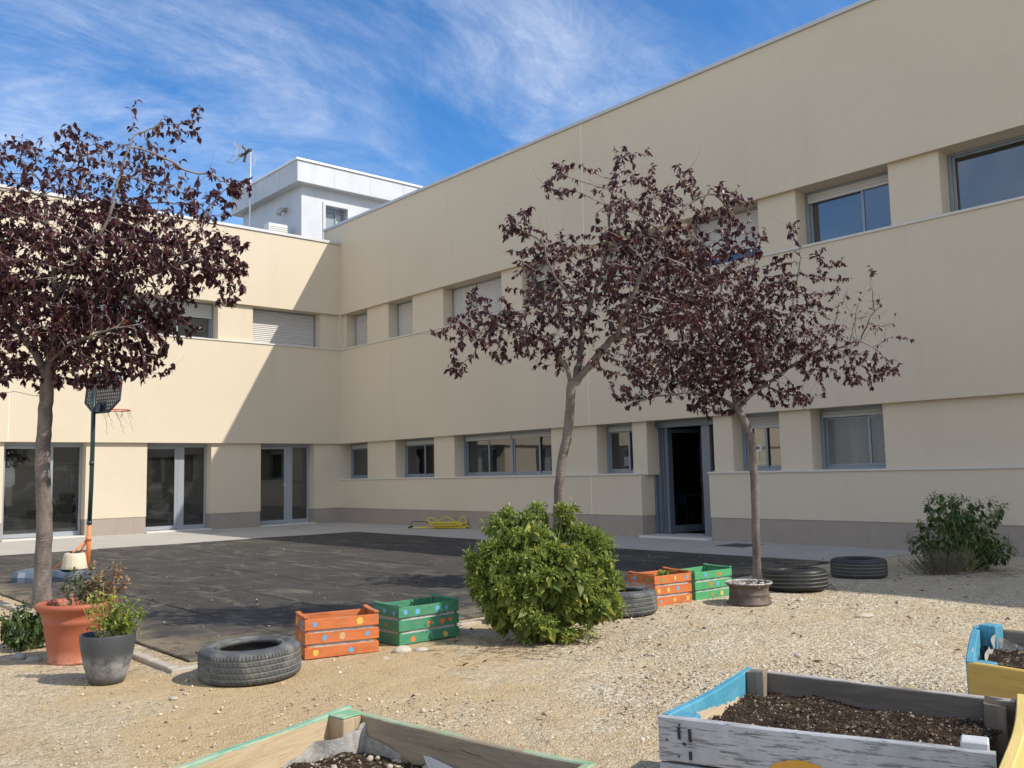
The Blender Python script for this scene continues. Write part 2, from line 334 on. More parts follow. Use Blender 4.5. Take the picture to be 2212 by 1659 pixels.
# kerb ----------------------------------------------------------------
m = M('kerb_concrete', (.46, .41, .33), .9); m.over(m.ramp(m.noise(6, 6, .7, src='World'), .4, .7, 0, .6), (.34, .29, .21)); m.bump(m.noise(50, 4, src='World'), .4, .004); KERB = m.done()
mb = MB()
y = -10.0
while y > -16.1:
    l = .98; mb.bbox(-10.93, -10.86+.006*r2.random(), max(y-l, -16.24), y-.006, -.1, .022+r2.random()*.006, .006); y -= l+.004
x = -10.93
while x < -2.2:
    l = .98; mb.bbox(x, min(x+l, -2.1), -16.31, -16.24+.004*r2.random(), -.1, .016+r2.random()*.008, .006); x += l+.006
mb.build('kerb', KERB, kind='structure', label='thin concrete edging kerb around the rubber court')
m = M('drain_iron', (.10, .10, .10), .6, .5); DRN = m.done()
mb = MB(); mb.bbox(-.95, -.35, -13.85, -13.3, .006, .018, .003)
for k in range(12): mb.box(-.92+k*.046, -.90+k*.046, -13.82, -13.33, .018, .021)
tag(mb.build('drain_cover', DRN), 'dark metal drain cover set in the paving below the wall', 'drain cover')

# ================================================================= BUILDING
BLD = empty('building', (0, 0, 0), label='two storey cream rendered building with recessed window bands and a grey rooftop tower', cat='building')
ZU, ZS, ZL, ZG, ZP = 5.849, 4.859, 2.190, 1.205, .41      # upper band bottom, upper sill, lower band bottom, low wall top, plinth top
ZRR, ZRL = 8.526, 7.944
YE, XE = -36., -24.
PF = .10; GF = .44; BK = .56                               # pier face, glass plane, back of the wall
mb = MB()
# bands
mb.box(0, BK, YE, 0, ZU, ZRR-.03); mb.box(0, BK, YE, 0, ZL, ZS-.035)
mb.box(XE, 0, 0, BK, ZU, ZRL-.03); mb.box(XE, BK, 0, BK, ZL, ZS-.035); mb.box(0, BK, 0, BK, ZS-.035, ZU)
mb.box(0, .35, 0, .92, ZU, ZRR-.03)
mb.box(0, BK, YE, -12.548, ZP, ZG-.03); mb.box(0, BK, -10.975, PF, ZP, ZG-.03)
# piers R
opR_g = [(-1.24, PF), (-4.275, -2.58), (-8.44, -5.08), (-10.71, -9.763), (-12.61, -11.066), (-13.942, -13.007), (-15.741, -14.521), (-21.4, -19.2)]
opR_u = [(-1.262, -.165), (-3.417, -2.304), (-6.934, -4.718), (-8.703, -7.63), (-11.65, -10.0), (-13.735, -12.159), (-16.058, -14.462), (-20.4, -16.825), (-24.5, -22.3)]
def piersR(ops, z0, z1):
    y = .0 if ops is opR_u else PF
    for a, b in ops:
        if y-b > .01: mb.box(PF, BK, b, y, z0, z1)
        y = a
    mb.box(PF, BK, YE, y, z0, z1)
piersR(opR_g, ZG-.03, ZL); piersR(opR_u, ZS-.035, ZU)
opL_g = [(-2.35, -.77), (-5.31, -3.70), (-8.42, -6.71), (-12.0, -10.1)]
opL_u = [(-2.60, -.58), (-7.10, -3.56), (-10.6, -9.0)]
def piersL(ops, z0, z1, x=0.):
    for a, b in ops:
        if x-b > .01: mb.box(b, x, PF, BK, z0, z1)
        x = a
    mb.box(XE, x, PF, BK, z0, z1)
piersL(opL_u, ZS-.035, ZU); piersL(opL_g, ZP, ZL, x=BK)
for z0, z1 in ((ZU, ZRR-.03), (ZL, ZS-.035), (ZP, ZG-.03)): mb.box(-.0015, .01, -9.672, -9.658, z0, z1, 1)
for z0, z1 in ((ZU, ZRL-.03), (ZL, ZS-.035)): mb.box(-8.376, -8.362, -.0015, .01, z0, z1, 1)
WALL = mb.build('wall', [STUC, JOINT], BLD)
mb = MB()
mb.box(.012, BK, YE, -12.555, -.2, ZP); mb.box(.012, BK, -10.968, PF+.012, -.2, ZP)
x = BK
for a, b in opL_g:
    mb.box(b+.006, x, PF+.012, BK, -.2, ZP); x = a-.006
mb.box(XE, x, PF+.012, BK, -.2, ZP)
y = -.75
while y > -22:
    if not (-12.6 < y < -10.95): mb.box(.0085, .0125, y-.002, y+.002, .0, ZP-.004, 1)
    y -= .98
for x in (-6.0, -5.6, -3.05, -9.3, -.2): mb.box(x-.002, x+.002, PF+.0085, PF+.0125, 0, ZP-.004, 1)
mb.build('plinth', [PLIN, M('plinth_joint', (.36, .31, .27), .9).done()], BLD)
# metal caps
mb = MB()
mb.bbox(-.035, BK+.05, YE, .93, ZRR-.03, ZRR+.012, .004); mb.box(-.035, -.028, YE, .93, ZRR-.06, ZRR-.029)
mb.bbox(XE, -.002, -.035, BK+.05, ZRL-.03, ZRL+.012, .004); mb.box(XE, -.002, -.035, -.028, ZRL-.06, ZRL-.029)
mb.build('parapet_cap', CAP, BLD)
mb = MB()
mb.bbox(-.025, GF, YE, -.0, ZS-.035, ZS+.004, .004); mb.bbox(XE, -.026, -.025, GF, ZS-.035, ZS+.004, .004)
mb.bbox(-.025, GF, YE, -12.53, ZG-.03, ZG+.004, .004); mb.bbox(-.025, GF, -10.97, PF, ZG-.03, ZG+.004, .004)
mb.build('sill', SILL, BLD)
for a, b in opL_g: mb = MB(); mb.bbox(a-.004, b+.004, PF-.09, GF+.1, -.05, .045, .004); mb.build('door_threshold', SILL, BLD)
mb = MB(); mb.bbox(-.12, GF+.4, -12.545, -10.98, -.05, .05, .004); mb.build('door_threshold', SILL, BLD)
# roofs and hull
mb = MB(); mb.box(BK, 13, YE, .5, 7.3, 7.5); mb.box(XE, 13, BK, 13, 7.3, 7.5); mb.box(12.8, 13, YE, 13, 0, 7.3); mb.box(XE, 12.8, 12.8, 13, 0, 7.3); mb.box(XE, XE+.2, BK, 12.8, 0, 7.3); mb.box(BK, 12.8, YE, YE+.2, 0, 7.3)
mb.build('roof', M('roof_gravel', (.3, .29, .27), .9).done(), BLD)
mb = MB()
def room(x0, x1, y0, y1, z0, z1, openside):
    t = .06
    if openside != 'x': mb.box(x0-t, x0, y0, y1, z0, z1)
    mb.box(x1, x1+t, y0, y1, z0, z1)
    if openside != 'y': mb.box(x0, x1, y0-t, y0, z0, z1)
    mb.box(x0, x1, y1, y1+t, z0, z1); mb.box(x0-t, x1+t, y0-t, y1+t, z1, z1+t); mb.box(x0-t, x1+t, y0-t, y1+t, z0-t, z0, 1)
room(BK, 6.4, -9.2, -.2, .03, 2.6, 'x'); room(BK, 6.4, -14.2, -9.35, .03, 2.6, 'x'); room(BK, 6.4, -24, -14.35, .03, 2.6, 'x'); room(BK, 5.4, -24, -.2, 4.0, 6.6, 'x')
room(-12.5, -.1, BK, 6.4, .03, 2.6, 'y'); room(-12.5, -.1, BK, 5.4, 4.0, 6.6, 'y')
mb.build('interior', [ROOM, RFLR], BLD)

def P(ax, a, w_, z): return (w_, a, z) if ax == 'R' else (a, w_, z)
def wbox(mb, ax, a0, a1, w0, w1, z0, z1, mi=0, b=.0):
    args = (w0, w1, a0, a1, z0, z1) if ax == 'R' else (a0, a1, w0, w1, z0, z1)
    (mb.bbox(*args, b=b, mi=mi) if b else mb.box(*args, mi=mi))
def pane(ax, a0, a1, w_, z0, z1, par, mat=None, name='pane'):
    mb = MB(); wbox(mb, ax, a0, a1, w_, w_+.006, z0, z1); return mb.build(name, mat or GLASS, par)
def shutter(ax, a0, a1, z0, z1, par, w_=GF-.035, bar=True):
    mb = MB(); pitch = .052; n = max(1, int((z1-z0)/pitch)); z = z1
    prof = [(0, 0), (-.009, -.006), (-.013, -.020), (-.010, -.034), (-.001, -.043), (.008, -.046), (.008, -.052)]
    for i in range(n):
        vs = [P(ax, a, w_+dw, z-i*pitch+dz) for a in (a0, a1) for dw, dz in prof]; k = len(prof)
        mb.add(vs, [(j, j+1, k+j+1, k+j) for j in range(k-1)])
    wbox(mb, ax, a0, a1, w_+.004, w_+.012, z1-n*pitch, z1)
    if bar: wbox(mb, ax, a0, a1, w_-.012, w_+.012, z1-n*pitch-.045, z1-n*pitch, b=.003)
    o = mb.build('shutter', SHUT, par, smooth=False); return o
def window(ax, a0, a1, z0, z1, units, frame=FRAME, box=.10, name='window', glass=None):
    """units: list of (b0, b1, panes, shutter_drop) in absolute coordinates; panes: list of (c0, c1, sashes?)"""
    mb = MB(); fw = .05; w0, w1 = GF-.05, GF+.06
    wbox(mb, ax, a0, a0+fw, w0, w1, z0, z1, b=.003); wbox(mb, ax, a1-fw, a1, w0, w1, z0, z1, b=.003)
    wbox(mb, ax, a0+fw, a1-fw, w0, w1, z0, z0+.045, b=.003); wbox(mb, ax, a0+fw, a1-fw, w0, w1, z1-.045, z1, b=.003)
    ch = []
    for (b0, b1, panes, drop) in units:
        if b0 > a0+.01: wbox(mb, ax, b0-.03, b0+.03, w0+.004, w1-.004, z0+.045, z1-.045, b=.003)
        lo, hi = (b0+(fw if b0 <= a0+.01 else .03)), (b1-(fw if b1 >= a1-.01 else .03))
        top = z1-.045-(box if box else 0)
        if box: ch.append(('s', lo+.002, hi-.002, z1-.045-max(box, drop), z1-.045))
        zt = top
        for c0, c1, st in panes:
            p0, p1 = lo+(hi-lo)*c0, lo+(hi-lo)*c1; ww = GF-.018+(.03 if st else 0); sw = .045
            for q in ((p0, p0+sw, z0+.045, zt), (p1-sw, p1, z0+.045, zt), (p0+sw, p1-sw, z0+.045, z0+.045+sw), (p0+sw, p1-sw, zt-.03, zt)):
                wbox(mb, ax, q[0], q[1], ww, ww+.028, q[2], q[3], b=.003)
            wbox(mb, ax, p0+sw-.004, p0+sw+.003, ww+.006, ww+.02, z0+.045+sw, zt-.03, 1); wbox(mb, ax, p1-sw-.003, p1-sw+.004, ww+.006, ww+.02, z0+.045+sw, zt-.03, 1)
            ch.append(('p', p0+sw, p1-sw, ww+.012, z0+.045+sw-.004, zt-.03+.004))
    o = mb.build(name, [frame, RUBB], BLD)
    for c in ch:
        if c[0] == 's': shutter(ax, c[1], c[2], c[3], c[4], o)
        else: pane(ax, *c[1:], o, glass)
    return o
g0, g1 = ZG+.004, ZL
two = [(0, .53, 1), (.48, 1, 0)]
# ground floor, right wing (smaller y is nearer the camera)
window('R', -1.235, PF+.0, g0, g1, [(-1.235, PF, [(0, 1, 0)], .1)])
window('R', -4.27, -2.585, g0, g1, [(-4.27, -2.585, two, .1)])
window('R', -8.435, -5.085, g0, g1, [(-8.435, -6.83, [(0, .46, 1), (.42, 1, 0)], .05), (-6.83, -5.085, [(0, .50, 0), (.46, 1, 1)], .05)], box=.04)
window('R', -10.705, -9.768, g0, g1, [(-10.705, -9.768, [(0, .42, 1), (.36, 1, 0)], .10)])
window('R', -13.937, -13.012, g0, g1, [(-13.937, -13.012, [(0, .55, 1), (.48, 1, 0)], .17)], box=.15)
window('R', -15.736, -14.526, g0, g1, [(-15.736, -14.526, [(0, .33, 0), (.26, 1, 1)], .10)], glass=FROST)
window('R', -21.39, -19.21, g0, g1, [(-21.39, -19.21, two, .1)])
u0, u1 = ZS+.004, ZU
H = u1-u0
for a, b, pn, dr in [(-1.257, -.17, two, 1.), (-3.412, -2.309, two, 1.), (-6.929, -4.723, two, .83), (-8.698, -7.635, two, .30), (-11.645, -10.005, two, .75), (-13.73, -12.164, [(0, .34, 0), (.3, 1, 1)], .66)]:
    window('R', a, b, u0, u1, [(a, b, pn, min(dr, H-.12))], box=.09)
window('R', -16.053, -14.467, u0, u1, [(-16.053, -14.467, [(0, .38, 0), (.34, 1, 1)], .13)], box=.12)
window('R', -20.395, -16.83, u0, u1, [(-20.395, -18.6, [(0, 1, 0)], 0), (-18.6, -16.83, [(0, 1, 0)], 0)], box=0)
window('R', -24.49, -22.31, u0, u1, [(-24.49, -22.31, two, .3)], box=.09)
# left wing upper
window('L', -2.595, -.585, u0, u1, [(-2.595, -.585, two, H-.12)], box=.09)
window('L', -7.095, -3.565, u0, u1, [(-7.095, -5.45, [(0, 1, 0)], 0.09), (-5.45, -3.565, [(0, .52, 0), (.48, 1, 1)], .34)], box=.09)
window('L', -10.595, -9.005, u0, u1, [(-10.595, -9.005, two, .3)], box=.09)
mb = MB(); mb.box(-7.0, -5.5, GF+.10, GF+.11, u0+.1, u1-.1); mb.build('window_blind', BLIND, BLD)
# glazed doors of the left wing
def glazed_door(a0, a1, split, handle, gmat):
    z0, z1 = .045, ZL; w0, w1 = GF-.05, GF+.06; mb = MB(); fw = .045
    wbox(mb, 'L', a0, a0+fw, w0, w1, z0, z1, b=.003); wbox(mb, 'L', a1-fw, a1, w0, w1, z0, z1, b=.003); wbox(mb, 'L', a0+fw, a1-fw, w0, w1, z1-.06, z1, b=.003)
    wbox(mb, 'L', split-.085, split+.085, w0+.012, w1, z0, z1-.06, b=.003)
    wbox(mb, 'L', split+.085, a1-fw, w0+.01, w1, z0, z0+.10, b=.003)
    wbox(mb, 'L', split+.085, a1-fw, w0+.02, w1, z1-.10, z1-.06, b=.003)
    d = mb.build('glazed_door', [FRAMEL, RUBB], BLD)
    lf = MB(); s = .07; l0, l1 = a0+fw+.004, split-.089
    for q in ((l0, l0+s*.6, z0+.01, z1-.064), (l1-s, l1, z0+.01, z1-.064), (l0+s*.6, l1-s, z0+.01, z0+.10), (l0+s*.6, l1-s, z1-.14, z1-.064)): wbox(lf, 'L', q[0], q[1], w0+.006, w0+.05, q[2], q[3], b=.004)
    lf.build('door_leaf', FRAMEL, d)
    pane('L', l0+s*.6, l1-s, w0+.03, z0+.10, z1-.14, d, gmat); pane('L', split+.085, a1-fw, w0+.05, z0+.10, z1-.10, d, gmat)
    if handle:
        h = MB(); hx = l1-s*.5; wbox(h, 'L', hx-.014, hx+.014, w0-.004, w0+.006, .98, 1.16, b=.002); h.tube([(hx, w0, 1.09), (hx, w0-.045, 1.09)], .009, 8); h.tube([(hx+.005, w0-.045, 1.09), (hx-.12, w0-.045, 1.09)], .009, 8); h.build('handle', CAP, d)
glazed_door(-8.415, -6.715, -7.42, False, GDIRTY); glazed_door(-5.305, -3.705, -4.36, False, GDIRTY); glazed_door(-2.345, -.775, -1.36, True, GLASS); glazed_door(-11.99, -10.11, -11., False, GLASS)
# open door of the right wing
mb = MB(); z0, z1 = .05, ZL
wbox(mb, 'R', -11.02, -10.98, GF-.06, GF+.08, z0, z1, b=.003); wbox(mb, 'R', -11.09, -11.025, GF+.0, GF+.10, z0, z1, b=.003)
for k in range(5): wbox(mb, 'R', -11.115-k*.028, -11.098-k*.028, GF+.02+.012*(k % 2), GF+.09, z0, z1-.13, b=.002)
wbox(mb, 'R', -11.275, -11.235, GF+.01, GF+.10, z0, z1-.13, b=.004)
wbox(mb, 'R', -12.175, -12.095, GF-.02, GF+.08, z0, z1-.13, b=.004); wbox(mb, 'R', -12.305, -12.18, GF-.05, GF+.06, z0, z1-.13, b=.004)
wbox(mb, 'R', -12.605, -12.31, GF-.02, GF+.05, ZG, ZG+.03); wbox(mb, 'R', -12.605, -12.31, GF-.02, GF+.05, z0, ZG)
wbox(mb, 'R', -12.605, -11.02, GF-.075, GF+.05, z1-.13, z1-.001, b=.004)
for k in range(3): wbox(mb, 'R', -12.6, -11.03, GF-.085, GF-.074, z1-.12+k*.037, z1-.09+k*.037, b=.003)
ED = mb.build('entrance_door', FRAMED, BLD)
pane('R', -12.60, -12.31, GF+.01, ZG+.03, z1-.14, ED)
lf = MB(); hy, hx = -11.262, GF+.10; ang = R_(8); dirv = np.array([math.cos(ang), -math.sin(ang), 0]); nrm = np.array([math.sin(ang), math.cos(ang), 0]); Lw = .88; th = .045
def lbox(s0, s1, a, b, t0=0., t1=th): lf.obox(np.array([hx, hy, 0])+dirv*s0+nrm*t0+np.array([0, 0, a]), dirv*(s1-s0), nrm*(t1-t0), (0, 0, b-a))
lbox(0, .06, .07, 2.04); lbox(Lw-.06, Lw, .07, 2.04); lbox(.06, Lw-.06, .07, .20); lbox(.06, Lw-.06, 1.97, 2.04)
lfo = lf.build('door_leaf', FRAMED, ED)
lf = MB(); lbox(.06, Lw-.06, .2, 1.97, .018, .026); lf.build('pane', GLASS, ED)
h = MB()
for sgn in (-.05, th+.05):
    p = np.array([hx, hy, 1.05])+dirv*(Lw-.03)+nrm*sgn; q = np.array([hx, hy, 1.05])+dirv*(Lw-.03)+nrm*(th/2); h.tube([q, p], .009, 8); h.tube([p, p-dirv*.12], .009, 8)
h.build('handle', CAP, ED)
# things seen in the windows
mb = MB(); cx = np.array([GF-.012, -13.30, 1.60])
for k in range(7):
    a = 2*math.pi*k/7+.3; c = cx+np.array([0, math.cos(a)*.055, math.sin(a)*.055]); poly = [(c[0], c[1]+.026*math.cos(t), c[2]+.026*math.sin(t)) for t in np.linspace(0, 2*math.pi, 10)[:-1]]; mb.add(poly+[(p[0]+.003, p[1], p[2]) for p in poly], [tuple(range(9)), tuple(range(9, 18))[::-1]]+[(i, (i+1) % 9, 9+(i+1) % 9, 9+i) for i in range(9)])
mb.tube([(GF-.012, -13.30, 1.54), (GF-.012, -13.31, 1.40)], .006, 6)
tag(mb.build('paper_flower', WHITEP), 'white paper flower stuck inside the window beside the right trunk', 'decoration')
mb = MB(); mb.box(GF-.006, GF-.003, -10.30, -10.18, 1.36, 1.54); tag(mb.build('paper_sheet', WHITEP), 'small white paper sheet taped to the narrow window left of the open door', 'paper')

# ---- rooftop tower
TW = M('tower_panel', (.50, .51, .52), .5, .1); TW.over(TW.ramp(TW.noise(1.4, 6, .65, src='World'), .4, .7, 0, .5), (.40, .41, .42)); TW.over(TW.ramp(TW.noise(1.5, 5, .6, v=TW.vec((1, 1, .15), src='World')), .55, .75, 0, .3), (.31, .31, .31)); TWM = TW.done()
TX, TY, TZ = .24, 3.0, 11.38; TX1, TY1 = 8.4, 7.9; o_ = .32
wx0, wx1, wz0, wz1, wy = 1.42, 2.25, 8.6, 10.12, TY+o_
mb = MB(); rv = wy+.32
mb.box(TX+o_, TX1-o_, rv, TY1-o_, 7.4, 10.66); mb.box(TX+o_, wx0, wy, rv, 7.4, 10.66); mb.box(wx1, TX1-o_, wy, rv, 7.4, 10.66); mb.box(wx0, wx1, wy, rv, 7.4, wz0); mb.box(wx0, wx1, wy, rv, wz1, 10.66)
TOW = mb.build('roof_tower', TWM, BLD)
SEAM = M('seam', (.25, .26, .27), .7).done()
mb = MB(); mb.bbox(TX, TX1, TY, TY1, 10.62, TZ-.07, .01)
for k in range(1, 6): x = TX+1.35*k; mb.box(x-.004, x+.004, TY-.0015, TY+.002, 10.64, TZ-.085, 1)
for k in range(1, 4): y = TY+1.2*k; mb.box(TX-.0015, TX+.002, y-.004, y+.004, 10.64, TZ-.085, 1)
mb.build('tower_fascia', [TWM, SEAM], TOW)
mb = MB(); mb.bbox(TX-.05, TX1+.05, TY-.05, TY1+.05, TZ-.07, TZ, .006); mb.build('tower_cap', M('white_metal', (.78, .78, .76), .4, .1).done(), TOW)
mb = MB()
mb.box(wx0-.09, wx1+.09, wy-.03, wy-.002, wz1, wz1+.10); mb.box(wx0-.09, wx0, wy-.03, wy-.002, wz0, wz1); mb.box(wx1, wx1+.09, wy-.03, wy-.002, wz0, wz1)
tw_ = mb.build('tower_window', TWM, TOW)
mb = MB(); y_ = rv-.06
for q in ((wx0+.003, wx0+.06, wz0, wz1), (wx1-.06, wx1-.003, wz0, wz1), (wx0+.06, wx1-.06, wz1-.14, wz1-.003), (wx0+.06, wx1-.06, wz0+.003, wz0+.06), (wx0+.5, wx0+.56, wz0+.06, wz1-.14)): mb.box(q[0], q[1], y_, rv-.003, q[2], q[3])
twf = mb.build('tower_window_frame', FRAME, TOW)
mb = MB()
for k in range(9): mb.box(wx0+.065+.048*k, wx0+.108+.048*k, rv-.03, rv-.012, wz0+.06, wz1-.15)
mb.build('ribbed_blind', M('ribbed_blind', (.30, .32, .33), .4).done(), TOW)
mb = MB(); px = TX+o_; mb.tube([(px, 4.35, 10.03), (px-.16, 4.35, 10.03), (px-.23, 4.37, 9.97), (px-.25, 4.39, 9.84)], [.075, .075, .078, .082], 14); mb.tube([(px+.01, 4.35, 10.03), (px-.02, 4.35, 10.03)], .1, 14); mb.build('vent_pipe', M('galvanised', (.36, .37, .37), .5, .4).done(), TOW, smooth=True)
mb = MB(); mb.tube([(px, 6.2, 9.75), (px-.38, 6.6, 9.75)], .02, 6); mb.tube([(px, 5.9, 9.65), (px-.38, 6.6, 9.72)], .016, 6); mb.build('mast_bracket', CAP, TOW)
mb = MB(); mb.tube([(px-.02, 4.95, 9.2), (px-.10, 4.97, 9.25), (px-.11, 4.97, 9.42), (px-.06, 4.96, 9.48)], .03, 8); mb.tube([(px-.05, 4.95, 9.2), (px-.08, 5.15, 8.9), (px-.05, 5.25, 8.4), (px-.04, 5.2, 7.6)], .012, 5); mb.build('cable', DARKP, TOW, smooth=True)
# AC unit on the roof
mb = MB(); p = at(620, 500, 0); 
AC = empty('air_conditioner', (.02, 3.95, 7.5), label='white air conditioner unit on the roof below the grey tower', cat='air conditioner')
mb.bbox(-.36, .33, -.17, .17, 1.0, 1.86, .02); mb.build('casing', M('ac_white', (.66, .65, .60), .5).done(), AC)
mb = MB()
for k in range(12): mb.box(-.32, .29, -.178, -.171, 1.08+k*.06, 1.10+k*.06)
mb.build('grille', M('ac_grille', (.36, .36, .35), .5).done(), AC)
for x_ in (-.3, .2):
    mb = MB(); mb.box(x_, x_+.06, -.15, .15, 0, 1.0); mb.build('stand', CAP, AC)
# TV antenna
AB = at(540, 488.6, 30.6); ANT = empty('tv_antenna', (AB[0], AB[1], 7.5), label='metal TV antenna with grid reflector on a tall mast beside the roof tower', cat='antenna')
ppm = F/30.6; zt = (at(540.5, 319, 30.6))[2]-7.5
lat = np.array([_r0[0], _r0[1], 0]); fw_ = np.array([math.sin(YAW), math.cos(YAW), 0])
mb = MB(); mb.tube([(0, 0, 0), (0, 0, zt)], .032, 8); mb.build('mast', M('galvanised_mast', (.62, .66, .68), .4, .5).done(), ANT, smooth=True)
def AL(l, u, d=0): return lat*l+np.array([0, 0, zt+u])+fw_*d       # metres to the right, up, away
s = 1/ppm*.32*1.0
def apx(cx, cy, d=0): return AL((cx-545)/5.53*.576/ppm, -(cy-300)/5.53*.576/ppm, d)
mb = MB(); tr = .007
for k in range(8):
    t = k/7; a = apx(215+85*t, 150+120*t, -.15); b = apx(530+45*t, 245+30*t, .25); mb.tube([a, b], tr, 4)
    a = apx(300-45*t, 290+200*t, -.15); b = apx(620-55*t, 395+190*t, .25); mb.tube([a, b], tr, 4)
for q in ([apx(215, 150, -.15), apx(300, 275, -.15), apx(255, 490, -.15)], [apx(535, 245, .25), apx(620, 395, .25), apx(565, 590, .25)]): mb.tube(q, .012, 5)
mb.build('grid_reflector', M('antenna_wire', (.55, .6, .62), .4, .6).done(), ANT)
mb = MB(); mb.tube([apx(560, 280), apx(460, 335), apx(330, 410)], .02, 6); mb.tube([apx(375, 195), apx(450, 310)], .02, 6); mb.tube([apx(455, 340), apx(410, 550)], .035, 6)
for q in ((525, 300, .06), (465, 335, .05), (390, 380, .05), (345, 410, .05)): c = apx(q[0], q[1]); mb.box(c[0]-q[2], c[0]+q[2], c[1]-q[2], c[1]+q[2], c[2]-q[2]*.7, c[2]+q[2]*.7)
mb.build('boom', DARKP, ANT)
mb = MB(); mb.tube([apx(330, 400), apx(180, 415), apx(75, 545), apx(200, 560), apx(345, 425)], .014, 5); mb.tube([apx(95, 525), apx(80, 560)], .04, 6); mb.build('dipole_loop', M('antenna_tube', (.32, .38, .42), .4, .6).done(), ANT)

# ================================================================= things inside the open door
T = empty('table', (3.0, -12.35, .03), label='classroom table inside the open doorway', cat='table')
mb = MB(); mb.bbox(-1.1, 1.1, -.9, 1.0, .68, .71, .004); mb.build('tabletop', M('table_top', (.42, .38, .28), .5).done(), T)
for sx, sy in ((-1.05, -.85), (-1.05, .95), (1.05, -.85), (1.05, .95)):
    mb = MB(); mb.tube([(sx, sy, 0), (sx, sy, .68)], .02, 8); mb.build('leg', CAP, T, smooth=True)
Cc = empty('chair', (1.75, -12.35, .03), label='small metal legged chair at the table inside the doorway', cat='chair')
mb = MB(); mb.bbox(-.19, .19, -.19, .19, .38, .40, .006); mb.build('seat', BLUEP, Cc); mb = MB(); mb.bbox(-.2, -.18, -.18, .18, .52, .75, .006); mb.build('backrest', BLUEP, Cc)
for sx, sy in ((-.19, -.17), (-.19, .17), (.17, -.17), (.17, .17)):
    mb = MB(); mb.tube([(sx*1.15, sy*1.1, 0), (sx, sy, .38)]+([(sx, sy, .72)] if sx < 0 else []), .011, 8); mb.build('leg', CAP, Cc, smooth=True)
for k, (y, z, wy_, wz_, mt, lb) in enumerate([(-9.72, 1.55, .22, .3, DARKP, 'dark picture pinned to the back wall seen through the doorway'), (-9.98, 1.35, .5, .7, WHITEP, 'large white sheet on the back wall seen through the doorway')]):
    mb = MB(); mb.box(6.37, 6.39, y-wy_/2, y+wy_/2, z-wz_/2, z+wz_/2); tag(mb.build('wall_sheet', mt), lb, 'poster')
mb = MB(); mb.bbox(5.9, 6.3, -10.75, -10.2, .75, 1.35, .03); mb.box(5.89, 5.9, -10.72, -10.23, 1.0, 1.03); tag(mb.build('storage_crate', BLUEP), 'blue plastic crate standing at the back of the doorway room', 'crate')
RC = empty('chair', (-1.02, 1.15, .03), R_(35), label='red chair behind the glass of the door nearest the wall corner', cat='chair')
REDM = M('red_plastic', (.30, .03, .02), .5).done(); mb = MB(); mb.bbox(-.2, .2, -.2, .2, .40, .43, .01); mb.build('seat', REDM, RC); mb = MB(); mb.bbox(-.2, .2, .18, .2, .50, .82, .01); mb.build('backrest', REDM, RC)
for sx, sy in ((-.18, -.18), (.18, -.18), (-.18, .18), (.18, .18)): mb = MB(); mb.tube([(sx*1.15, sy*1.15, 0), (sx, sy, .41 if sy < 0 else .78)], .015, 6); mb.build('leg', REDM, RC)
mb = MB(); mb.bbox(-2.25, -1.95, .62, .80, .03, .13, .004); mb.box(-2.2, -2.0, .6185, .6197, .05, .11, 1); tag(mb.build('carton', [M('carton_white', (.62, .60, .52), .8).done(), M('carton_yellow', (.6, .45, .1), .8).done()]), 'small white and yellow carton on the floor behind the corner glass door', 'carton')
# person behind the window right of the door: dark hair, one continuous body
def person():
    vs = dict(pel=(0, 0, .88), spine=(0, 0, 1.08), chest=(0, .01, 1.27), neck=(0, .02, 1.42), head0=(-.01, .02, 1.50), head=(-.01, .02, 1.58), top=(0, .02, 1.66),
              shl=(0, .17, 1.36), ell=(-.08, .22, 1.12), wrl=(-.24, .16, 1.02), hal=(-.31, .14, 1.02), shr=(0, -.15, 1.36), elr=(-.06, -.2, 1.12), wrr=(-.22, -.15, 1.02), har=(-.3, -.13, 1.02),
              hl=(0, .09, .84), kl=(-.02, .1, .46), al=(.02, .1, .08), tl=(-.12, .1, .04), hr=(0, -.09, .84), kr=(-.02, -.1, .46), ar=(.02, -.1, .08), trr=(-.12, -.1, .04))
    rad = dict(pel=.14, spine=.12, chest=.145, neck=.05, head0=.065, head=.10, top=.07, shl=.06, ell=.042, wrl=.028, hal=.03, shr=.06, elr=.042, wrr=.028, har=.03, hl=.085, kl=.055, al=.038, tl=.035, hr=.085, kr=.055, ar=.038, trr=.035)
    ed = 'pel spine,spine chest,chest neck,neck head0,head0 head,head top,chest shl,shl ell,ell wrl,wrl hal,chest shr,shr elr,elr wrr,wrr har,pel hl,hl kl,kl al,al tl,pel hr,hr kr,kr ar,ar trr'
    ks = list(vs); me = bpy.data.meshes.new('person'); me.from_pydata([vs[k] for k in ks], [tuple(ks.index(a) for a in e.split()) for e in ed.split(',')], [])
    o = bpy.data.objects.new('person', me); COL.objects.link(o)
    md = o.modifiers.new('skin', 'SKIN'); me.skin_vertices.new() if not me.skin_vertices else None
    for i, k in enumerate(ks): me.skin_vertices[0].data[i].radius = (rad[k], rad[k]); me.skin_vertices[0].data[i].use_root = k == 'pel'
    sb = o.modifiers.new('sub', 'SUBSURF'); sb.levels = 2; sb.render_levels = 2; me.materials.append(M('dark_clothes', (.02, .02, .022), .9).done())
    o.location = (1.15, -13.42, .03); return o
po = tag(person(), 'person in dark clothes seen through the window right of the doorway', 'person')
mb = MB(); mb.lathe([(.0, 1.70), (.06, 1.69), (.105, 1.64), (.118, 1.57), (.105, 1.50), (.08, 1.46)], 20); mb.tube([(.10, 0, 1.64), (.16, 0, 1.66), (.2, 0, 1.6)], [.03, .045, .02], 8); hr = mb.build('hair', M('hair', (.012, .01, .009), .6).done(), po, smooth=True); hr.location = (.005, .02, 0)

